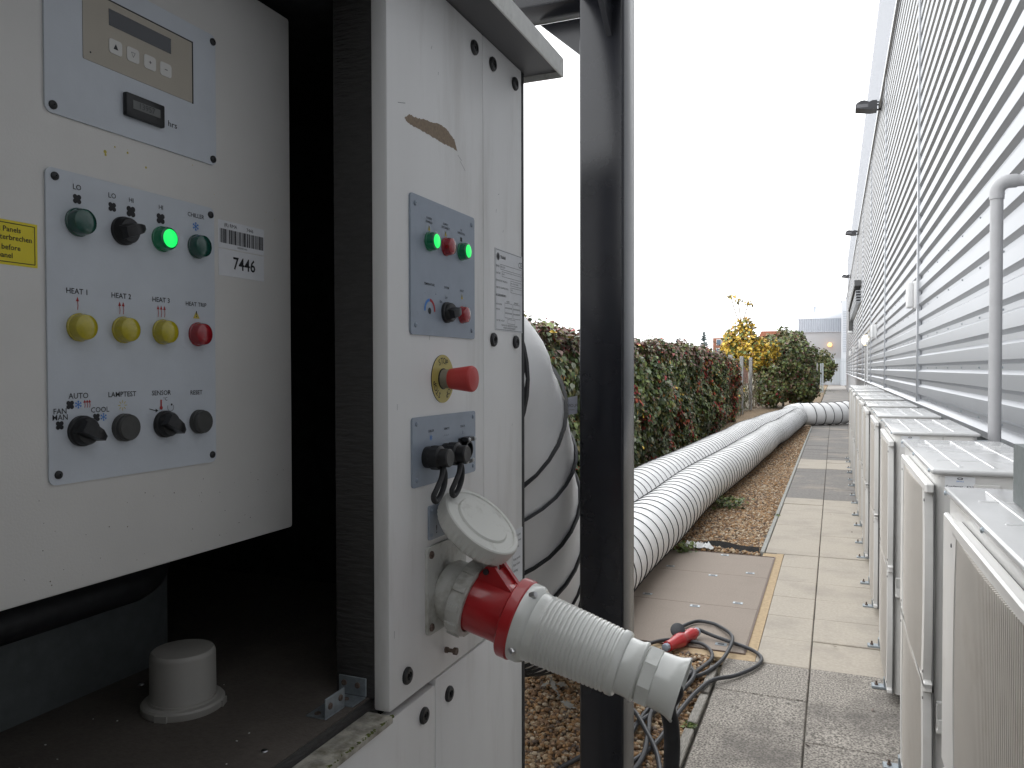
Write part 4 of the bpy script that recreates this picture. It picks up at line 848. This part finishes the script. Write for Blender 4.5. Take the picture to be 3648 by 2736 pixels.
for i, y in enumerate((10.02, 19.5, 29.0, 38.5, 48.0)):
    t = thing('bulkhead_light', ['nearest white box light on the metal wall', 'second white box light on the metal wall', 'third white box light on the metal wall', 'fourth white box light on the metal wall', 'farthest white box light on the metal wall'][i], 'wall light', (WX, y, 2.28), 'white box lights on the warehouse wall')
    obj('backbox', M().box(WX-.045, WX+.03, y-.10, y+.10, 2.28, 2.59, bev=.008), 'lamp_white', t); obj('cover', M().box(WX-.112, WX-.046, y-.09, y+.09, 2.288, 2.582, bev=.02, seg=3), 'lamp_white', t)
t = thing('round_wall_light', 'lit round lamp on the metal wall above the crossing duct', 'wall light', (WX, 25.2, 2.4))
obj('globe', M().lathe([(.15, 0), (.15, .03), (.14, .07), (.10, .10), (.04, .115), (0, .118)], (WX-.01, 24.9, 2.42), (-1, -.35, 0), 28), 'lamp_lit', t)
obj('base', M().lathe([(.16, -.05), (.16, .0)], (WX-.01, 24.9, 2.42), (-1, -.35, 0), 28), 'lamp_white', t)
t = thing('wall_louvre', 'dark louvred box high on the far metal wall', 'louvre', (WX, 36, 3.5))
obj('box', M().box(WX-.22, WX+.03, 30.5, 44, 4.55, 4.75).box(WX-.20, WX+.03, 43.5, 44, 3.4, 4.55), 'cond_dark', t)
for k in range(5): obj('slat', M().box(WX-.16, WX+.03, 31, 43.4, 4.0+.1*k, 4.03+.1*k), 'clad_trim', t)
t = thing('security_camera', 'small white camera on the far end of the metal wall', 'camera', (WX, 40, 3.3)); obj('body', M().box(WX-.3, WX-.1, 39.9, 40.1, 3.25, 3.36, bev=.02), 'lamp_white', t); obj('arm', M().box(WX-.1, WX+.02, 39.97, 40.03, 3.28, 3.32), 'lamp_white', t)
# grey pipe
px, py, pz = .70, 4.275, 2.467
gp = thing('drain_pipe', 'grey plastic pipe rising behind the condensing units and bending into the wall', 'pipe', (px, py, 1.0))
obj('riser', M().tube([(px, py, .6), (px, py, pz-.05)], .0275, 24), 'pvc_grey', gp)
el = [(px, py, pz-.075), (px, py, pz-.045)]+[(px+.05-.05*math.cos(a), py, pz-.045+.05*math.sin(a)) for a in np.linspace(.1, math.pi/2, 8)]+[(px+.08, py, pz+.005)]
obj('elbow', M().tube(el, .0315, 24), 'pvc_grey', gp); obj('run', M().tube([(px+.07, py, pz+.005), (1.1, py, pz+.005)], .0275, 24), 'pvc_grey', gp)
for i, y in enumerate((3.9, 5.3, 6.9)):
    obj('wall_bracket', M().box(.64, .665, y-.02, y+.02, 1.15, 1.27, bev=.002, seg=1).box(.665, WX+.02, y-.015, y+.015, 1.16, 1.175), 'galv_light', label=['galvanised bracket behind the third condensing unit', 'galvanised bracket between third and fourth condensing units', 'galvanised bracket behind the fourth condensing unit'][i] if 0 else ['first galvanised bracket on the wall behind the condensing units', 'second galvanised bracket on the wall behind the condensing units', 'third galvanised bracket on the wall behind the condensing units'][i], cat='bracket', group='brackets behind the condensers', loc=(.7, y, 1.15))

# ================================================================== vegetation
LT = np.array([(0, 0, 0), (-.36, .22, .07), (-.44, .52, .10), (-.22, .80, .03), (0, 1.08, -.10), (.22, .80, .03), (.44, .52, .10), (.36, .22, .07), (0, .50, -.02)])
LF = np.array([(8, 0, 1), (8, 1, 2), (8, 2, 3), (8, 3, 4), (8, 4, 5), (8, 5, 6), (8, 6, 7), (8, 7, 0)])
LK = list(LEAF.keys()); LI = {k: i for i, k in enumerate(LK)}; LM = ['leaf_'+k for k in LK]
def leaf_frames(n, out, up_amt, jit, droop):
    nrm = out+rng.normal(0, jit, (n, 3))+np.array([0, 0, up_amt]); nrm /= np.linalg.norm(nrm, axis=1)[:, None]
    tip = np.array([0, 0, -droop])+rng.normal(0, .6, (n, 3)); tip -= nrm*np.sum(tip*nrm, 1)[:, None]; tip /= np.linalg.norm(tip, axis=1)[:, None]+1e-9
    return np.stack([np.cross(tip, nrm), tip, nrm], -1)
def leaves(name, Pn, out, size, mi, up_amt=.5, jit=.45, droop=1., parent=None, **kw):
    n = len(Pn); Fm = leaf_frames(n, out, up_amt, jit, droop)
    V = np.einsum('nij,kj->nki', Fm, LT)*size[:, None, None]+Pn[:, None, :]
    T = LF[None]+9*np.arange(n)[:, None, None]
    return npobj(name, npmesh(name, V.reshape(-1, 3), T.reshape(-1, 3), np.repeat(mi, 8), LM), parent, kind='stuff', **kw), Fm
def vnoise(x, y, s, seed):
    r = np.random.default_rng(seed); o = np.zeros_like(x); 
    for k in range(5): a = r.uniform(0, 6.28); f_ = s*(1+.7*k); o += np.sin(f_*(x*np.cos(a)+y*np.sin(a))+r.uniform(0, 6.28))/(1+.4*k)
    return o/2.4
def hedge_face(y, z): return -2.80+.20*vnoise(y, z*1.3, 1.1, 3)+.14*vnoise(y, z, 2.7, 5)+.05*vnoise(y, z, 7., 6)-.22*np.clip((z-1.55)/.55, 0, 1)**2-.10*np.clip(1-z/.5, 0, 1)
def hedge_top(y): return np.interp(y, [5, 7.7, 8.2, 9.4, 13, 14.7, 18.4, 23.2, 24.7], [2.16, 2.14, 2.05, 1.97, 2.03, 2.05, 2.07, 1.97, 1.85])+.05*np.sin(y*2.3)+.035*np.sin(y*6.1+1)
def hedge_cols(y, z, n):
    red = vnoise(y*.8, z*1.0, 2.6, 11)+np.interp(y, [5, 11, 14, 18, 23.3, 24.7], [-.5, -.28, -.05, .12, .25, .75]); top = np.clip((z-1.60)/.35, 0, 1); u = rng.random(n)
    lt = vnoise(y*1.2, z*1.2, 2.2, 17)>.35
    mi = rng.choice([LI['dg'], LI['mg'], LI['lg'], LI['gl'], LI['ol']], n, p=[.24, .31, .11, .09, .25]); q = lt & (rng.random(n) < .35); mi[q] = LI['lg']
    pur = (u < .03+.54*top); mi[pur] = rng.choice([LI['pu'], LI['ol'], LI['rd']], pur.sum(), p=[.7, .22, .08])
    rd = (red > .38) & (rng.random(n) < .45) & (z < 1.85); mi[rd] = rng.choice([LI['rd'], LI['br'], LI['pu'], LI['or_']], rd.sum(), p=[.4, .3, .2, .1])
    q = rng.random(n) < .025; mi[q] = rng.choice([LI['or_'], LI['ye'], LI['br']], q.sum()); return mi
hg = thing('creeper_hedge', 'dense green and red creeper covering the fence behind the ducts', 'hedge', (0, 0, 0))
n = 78000; y = rng.uniform(5.2, 24.7, n); z = rng.random(n)**.85*hedge_top(y); th = rng.exponential(.055, n)
x = hedge_face(y, z)-th+.03+.10*np.clip(vnoise(y, z, 5.5, 23)-.2, 0, 1)
Pn = np.stack([x, y, z], -1); out = np.tile([1., -.15, 0], (n, 1)); size = rng.uniform(.042, .088, n)*np.where(y < 13, 1., 1.1)
leaves('foliage', Pn, out, size, hedge_cols(y, z, n), .45, .42, 1.1, hg)
n = 14000; y = rng.uniform(5.2, 24.7, n); zt = hedge_top(y); x = rng.uniform(-3.35, -2.85, n); z = zt-.02-.25*((x+3.02)/.3)**2+rng.normal(0, .05, n)
Pn = np.stack([x, y, z], -1); out = np.tile([.25, -.1, .6], (n, 1)); leaves('foliage', Pn, out, rng.uniform(.04, .085, n), hedge_cols(y, np.full(n, 1.95), n), .6, .5, .5, hg)
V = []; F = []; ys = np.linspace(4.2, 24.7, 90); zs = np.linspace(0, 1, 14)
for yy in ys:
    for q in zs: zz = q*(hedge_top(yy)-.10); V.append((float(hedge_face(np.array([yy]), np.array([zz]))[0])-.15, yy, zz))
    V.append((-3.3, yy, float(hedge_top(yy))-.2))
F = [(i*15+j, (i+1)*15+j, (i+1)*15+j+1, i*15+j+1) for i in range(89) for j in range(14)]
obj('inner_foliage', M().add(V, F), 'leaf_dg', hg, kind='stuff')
# single leaves on the face nearest the viewer
lm = {}
for k in ('dg', 'mg', 'lg', 'gl', 'pu', 'rd', 'ol', 'br', 'or_', 'ye'): lm[LI[k]] = npmesh('leaf', LT*1.0, LF, np.zeros(8), ['leaf_'+k])
n = 300; y = np.concatenate([rng.uniform(6.9, 9.6, 190), rng.uniform(11.6, 14.5, 110)]); z = rng.uniform(.5, 1.95, n); x = hedge_face(y, z)+.075
mi = hedge_cols(y, z, n); Fm = leaf_frames(n, np.tile([1., -.3, 0], (n, 1)), .5, .35, 1.2); sz = rng.uniform(.06, .10, n)
for i in range(n):
    o = bpy.data.objects.new('leaf', lm[int(mi[i])]); q = Matrix(Fm[i].tolist()).to_4x4()*1.0
    o.matrix_local = Matrix.Translation((x[i], y[i], z[i])) @ q @ Matrix.Scale(float(sz[i]), 4); put(o, hg)
b = M()
for (yy, dz, dy) in ((13.2, .28, .25), (13.4, .38, .4), (13.0, .16, .5), (7.9, .12, .15), (18.5, .15, .2)):
    zt = float(hedge_top(yy))-.05; b.tube(spline([(-3, yy, zt), (-2.98, yy+dy*.3, zt+dz*.6), (-2.96, yy+dy, zt+dz)], 5), .004, 5)
obj('stem', b, 'twig', hg)
# chain-link fence beyond the creeper
fe = thing('chain_link_fence', 'chain-link fence with concrete posts beyond the creeper hedge', 'fence', (-3, 32, 0))
for y in (25.1, 28.3, 31.5, 35, 38.5, 42): obj('post', M().box(-3.05, -2.93, y-.05, y+.05, 0, 2.03, bev=.01, seg=1), 'post_conc', fe)
b = M(); y = 24.8
while y < 43:
    for d in (-1, 1): b.add([(-2.985, y, .05), (-2.985, y+.006, .05), (-2.985, y+.006+d*1.9, 1.95), (-2.985, y+d*1.9, 1.95)], [(0, 1, 2, 3)])
    y += .085
for z in (.1, 1., 1.92): b.tube([(-2.98, 24.8, z), (-2.98, 43, z)], .004, 4)
obj('wire_mesh', b, 'wire_galv', fe)
def limbs(b, base, h, spread, n, r, seed):
    rr = random.Random(seed); b.tube(spline([base, (base[0]+.05, base[1], base[2]+h*.5), (base[0], base[1], base[2]+h)], 5), [r*(1-.75*i/10) for i in range(11)], 8)
    for k in range(n):
        z = base[2]+h*rr.uniform(.2, .9); a = rr.uniform(0, 6.28); l = spread*rr.uniform(.5, 1)
        b.tube(spline([(base[0], base[1], z), (base[0]+l*.5*math.cos(a), base[1]+l*.5*math.sin(a), z+l*.25), (base[0]+l*math.cos(a), base[1]+l*math.sin(a), z+l*.5)], 4), [r*.35*(1-.8*i/8) for i in range(9)], 5)
def shrub(name, label, cat, base, blobs, n, sizes, cols, p, h, seed, group=None, nl=9, trunk=.05):
    t = thing(name, label, cat, base, group); t.location = (0, 0, 0); LOC[t.name] = Vector()
    r = np.random.default_rng(seed); wt = np.array([q[3]*q[4]*q[5] for q in blobs])**.66; wt /= wt.sum(); ch = r.choice(len(blobs), n, p=wt); B_ = np.array(blobs)[ch]
    d = r.normal(size=(n, 3)); d /= np.linalg.norm(d, axis=1)[:, None]; rad = (1.06-.5*r.random(n)**1.6)*(1+.30*vnoise(d[:, 0]*3+ch, d[:, 2]*3, 2.2, seed)); Pn = B_[:, :3]+d*B_[:, 3:]*rad[:, None]
    keep = Pn[:, 2] > .03; Pn, d, B2 = Pn[keep], d[keep], ch[keep]
    mi = r.choice([LI[c] for c in cols], len(Pn), p=p); cl = vnoise(Pn[:, 0]*2+Pn[:, 1], Pn[:, 2]*2, 1.6, seed+1)
    sw = (cl > .5) & (r.random(len(Pn)) < .5); mi[sw] = LI[cols[-1]]
    leaves('crown', Pn, d, r.uniform(*sizes, len(Pn)), mi, .3, .6, .7, t)
    b = M(); limbs(b, base, h, h*.35, nl, trunk, seed); obj('trunk', b, 'bark', t); return t
shrub('bush', 'tall dense bush with red and green leaves beyond the fence', 'bush', (-2.0, 35, 0), [(-2.0, 35, 2.05, .95, 1.6, 1.25), (-2.75, 35, 2.35, .55, 1, .6), (-.95, 37, 2.2, .3, .8, .35), (-1.35, 35.5, 1.4, .62, 1.5, 1.35), (-2.4, 34, 1.0, .7, 1.5, 1.0), (-1.6, 36, 2.5, .55, 1.2, .75), (-1.25, 36, .8, .55, 1.5, .9), (-2.6, 36, 2.2, .6, 1.2, .75), (-1.2, 38, 1.1, .5, 2, .9)], 26000, (.07, .14), ['mg', 'ol', 'lg', 'gl', 'pu', 'rd', 'ol'], [.24, .28, .28, .06, .07, .02, .05], 2.6, 21)
shrub('yellow_tree', 'young yellow-leaved tree with bare sprigs rising above the fence', 'tree', (-3.75, 33, 0), [(-3.5, 33, 2.75, .68, .6, .62), (-3.2, 33, 2.35, .8, .7, .55), (-3.9, 33, 2.35, .45, .6, .55), (-3.0, 33.2, 2.0, .7, .7, .5), (-3.35, 33, 3.35, .25, .3, .35), (-4.05, 33, 2.95, .12, .2, .2), (-2.55, 33.5, 2.3, .6, .6, .5)], 5600, (.08, .15), ['ye', 'or_', 'lg', 'ol', 'ye'], [.46, .10, .22, .10, .12], 3.6, 33)
yt = bpy.data.objects['yellow_tree']; b = M()
for dx, hh in ((-.42, 4.55), (-.12, 4.4), (.28, 4.3)): b.tube(spline([(-3.5, 33, 3.3), (-3.5+dx*.5, 33, 3.8), (-3.5+dx, 33, hh)], 5), .020, 5)
obj('sprig', b, 'twig', yt)
n = 60; Pn = np.concatenate([np.array([-3.5+dx, 33, hh])+rng.normal(0, (.09, .09, .05), (20, 3)) for dx, hh in ((-.42, 4.55), (-.12, 4.4), (.28, 4.3))]); leaves('sprig_leaves', Pn, rng.normal(size=(n, 3)), rng.uniform(.08, .14, n), rng.choice([LI['ol'], LI['ye']], n), parent=yt)
shrub('bush', 'pale low bush in front of the far white building', 'bush', (-1.1, 62, 0), [(-1.1, 62, 1.9, .95, 1, 1.0), (-.6, 62, 1.6, .7, 1, .8), (-1.6, 62, 1.2, .8, 1, 1.1)], 6000, (.10, .18), ['ol', 'mg', 'lg'], [.55, .3, .15], 2.2, 44)
shrub('shrub', 'ragged undergrowth climbing the chain-link fence', 'shrub', (-3.4, 28.5, 0), [(-3.5, 28.5, 1.0, .35, 2.2, .85), (-3.45, 31, .6, .4, 1.6, .6), (-3.5, 30, 1.4, .3, 1.2, .5), (-3.2, 26.5, .5, .35, 1.2, .5)], 3600, (.06, .12), ['dg', 'ol', 'lg', 'ye', 'mg'], [.35, .3, .15, .05, .15], 1.6, 55, nl=24, trunk=.012)
b = M()
for k in range(60):
    y = random.uniform(25, 34); b.tube(spline([(-2.98+random.uniform(-.1, .1), y, 0), (-2.95+random.uniform(-.1, .1), y+random.uniform(-.3, .3), random.uniform(.3, .8)), (-2.95+random.uniform(-.2, .2), y+random.uniform(-.6, .6), random.uniform(.6, 1.7))], 4), random.uniform(.004, .009), 4)
obj('dry_stems', b, 'twig', bpy.data.objects['shrub'])
def weed(label, x, y, r, n, cols, h=.08, k=1.):
    Pn = np.stack([rng.normal(x, r*.5, n), rng.normal(y, r*.5, n), rng.uniform(.01, h, n)], -1)
    t = thing('weed', label, 'weed', (0, 0, 0)); leaves('leaves', Pn, rng.normal(size=(n, 3))+np.array([0, 0, 1]), rng.uniform(.02, .05, n)*k, rng.choice([LI[c] for c in cols], n), .8, .6, -.5, t)
    obj('stem', M().tube([(x, y, -.01), (x+.005, y, h*.6)], .002, 5), 'leaf_mg', t)
weed('small bright green weed growing at the cover corner', -1.20, 6.86, .09, 60, ['lg', 'mg'])
weed('patch of low green weed beside the near duct on gravel', -1.15, 9.25, .22, 240, ['mg', 'dg', 'lg'], .12)
weed('tiny green weed between the timber boards', -.585, 3.50, .03, 50, ['mg', 'lg'], .012, .35)
weed('small weed in the far paving joint', -.56, 8.9, .025, 16, ['lg', 'mg'], .02, .5)
weed('green weed clump at the far end of the path', -.75, 52, .5, 260, ['mg', 'lg'], .5)
for i in range(6):
    x, y = random.uniform(-.1, .2), random.uniform(2.8, 10); b = M(); a = random.uniform(0, 6); r_ = .018
    b.add([(x+r_*math.cos(a), y+r_*math.sin(a), .006), (x+r_*.4*math.cos(a+1.6), y+r_*.4*math.sin(a+1.6), .012), (x-r_*math.cos(a), y-r_*math.sin(a), .007), (x+r_*.4*math.cos(a-1.6), y+r_*.4*math.sin(a-1.6), .004)], [(0, 1, 2, 3)])
    obj('dead_leaf', b, 'rust_steel', label='small brown dead leaf lying on the paved path', cat='leaf', group='dead leaves on the path', loc=(x, y, 0))

# ================================================================== far background
tf_ = thing('far_building', 'pale metal building with curved eaves closing the far end', 'building', (-1.2, 84, 0))
obj('lower_wall', M().box(-3.3, 1.5, 83.0, 95, 0, 5.2), 'bldg_low', tf_)
V = []; pp = []; x = -3.35
while x < .6: pp += [(x, 82.85), (x+.09, 82.85), (x+.12, 82.9), (x+.19, 82.9)]; x += .21
m_ = len(pp); obj('upper_cladding', M().add([(a, c, 5.2) for a, c in pp]+[(a, c, 6.5) for a, c in pp], [(i, i+1, m_+i+1, m_+i) for i in range(m_-1)]), 'bldg_grey', tf_, ang=12)
cv = [(82.85+1.0*(1-math.cos(a)), 6.5+.65*math.sin(a)) for a in np.linspace(0, math.pi/2, 8)]
obj('curved_eaves', M().prism(cv+[(95, 7.15), (95, 6.5)], -3.4, .62), 'bldg_pale', tf_)
obj('flue', M().lathe([(.13, 7.1), (.13, 7.75), (.17, 7.75), (.17, 7.8)], (-1.85, 84.5, 0), (0, 0, 1), 12), 'bldg_grey', tf_)
obj('stair_tower', M().box(.60, 1.5, 80.5, 84, 0, 8.0), 'bldg_pale', tf_)
obj('tower_eaves', M().prism([(80.5+.6*(1-math.cos(a)), 8.0+.6*math.sin(a)) for a in np.linspace(0, math.pi/2, 8)]+[(84, 8.6), (84, 8.0)], .55, 1.5), 'bldg_pale', tf_)
b = M()
for k in range(18): b.box(.75, 1.2, 80.46, 80.495, 3.2+.22*k, 3.29+.22*k)
obj('tower_louvre', b, 'bldg_grey', tf_)
t = thing('far_wall_lamp', 'glowing orange lamp on the far pale building', 'wall light', (-.42, 82.8, 3.9)); obj('globe', M().lathe([(.05, -.22), (.19, -.12), (.20, 0), (.12, .15), (0, .2)], (-.42, 82.75, 3.95), (0, 0, 1), 16), 'lamp_orange', t); obj('bracket', M().box(-.46, -.38, 82.75, 83, 4.1, 4.16), 'lamp_black', t)
pf = thing('palisade_fence', 'galvanised palisade fence at the far end of the path', 'fence', (.2, 78, 0))
x = -.70
while x < 1.3:
    obj('pale', M().prism([(x-.032, .12), (x+.032, .12), (x+.032, 2.45), (x, 2.62), (x-.032, 2.45)], 77.98, 78.0, plane='XZ'), 'palisade', pf); x += .135
for z in (.45, 2.2): obj('rail', M().box(-.75, 1.35, 78.01, 78.05, z, z+.06), 'palisade', pf)
for i, x in enumerate((-1.05, -.82, -.70)): obj('gate_post', M().box(x-.04, x+.04, 56-.04, 56.04, 0, 1.95, bev=.01, seg=1), ['post_conc', 'palisade', 'palisade'][i], label=['leftmost grey gate post at the end of the bush', 'middle thin gate post at the end of the bush', 'rightmost thin gate post at the end of the bush'][i], cat='post', group='gate posts at the end of the fence', loc=(x, 56, 0))
t = thing('house', 'house with red tiled roof behind the bushes', 'house', (-5.4, 82, 0)); obj('wall', M().box(-6.8, -4.0, 80, 88, 0, 4.3), 'brick', t); obj('roof', M().prism([(-7.0, 4.3), (-3.8, 4.3), (-4.3, 5.25), (-6.6, 5.25)], 79.8, 88.2, plane='XZ'), 'roof_red', t)
t = thing('brick_block', 'distant brick building with blue windows beside the conifer', 'building', (-11, 82, 0)); obj('wall', M().box(-11.5, -8.8, 82, 90, 0, 4.75), 'brick', t)
for k in range(4):
    w_ = obj('window', M().box(-11.15+.6*k, -10.65+.6*k, 81.94, 81.99, 4.0, 4.6), 'lamp_white', t); obj('pane', M().box(-11.10+.6*k, -10.70+.6*k, 81.9, 81.935, 4.05, 4.55), 'glass_far', w_)
    w_ = obj('window', M().box(-11.15+.6*k, -10.65+.6*k, 81.94, 81.99, 3.1, 3.7), 'lamp_white', t); obj('pane', M().box(-11.10+.6*k, -10.70+.6*k, 81.9, 81.935, 3.15, 3.65), 'glass_far', w_)
def conifer(label, x, y, h, r):
    t = thing('conifer_tree', label, 'tree', (x, y, 0), 'distant conifers'); t.location = (0, 0, 0); LOC[t.name] = Vector(); b = M()
    rr = random.Random(int(x*10))
    for k in range(70):
        q = rr.random()**.8; z = h*(.25+.75*q); a = rr.uniform(0, 6.28); l = r*(1-q)*rr.uniform(.7, 1.15)+.12; c_, s_ = math.cos(a), math.sin(a)
        for j in range(5): 
            u0 = l*j/5; u1 = l*(j+1)/5+.05; w_ = .16*(1-j/6); z1 = z-.10*u0+.22*u1*u1/max(.3, r)
            b.add([(x+u0*c_-w_*s_, y+u0*s_+w_*c_, z1), (x+u0*c_+w_*s_, y+u0*s_-w_*c_, z1-.03), (x+u1*c_, y+u1*s_, z1+.05+rr.uniform(-.05, .05)), (x+u0*c_, y+u0*s_, z1+.13)], [(0, 1, 2), (0, 2, 3), (1, 3, 2)])
    obj('crown', b, 'conifer', t, kind='stuff'); obj('trunk', M().tube([(x, y, 0), (x, y, h)], [.14, .02], 6), 'bark', t)
conifer('blue-grey conifer left of the yellow tree', -12.1, 80, 5.3, .95); conifer('small dark conifer just above the creeper hedge', -14.4, 78, 4.55, .9)
conifer('distant dark tree top behind the hedge, leftmost conifer', -15.8, 78, 4.35, .7)
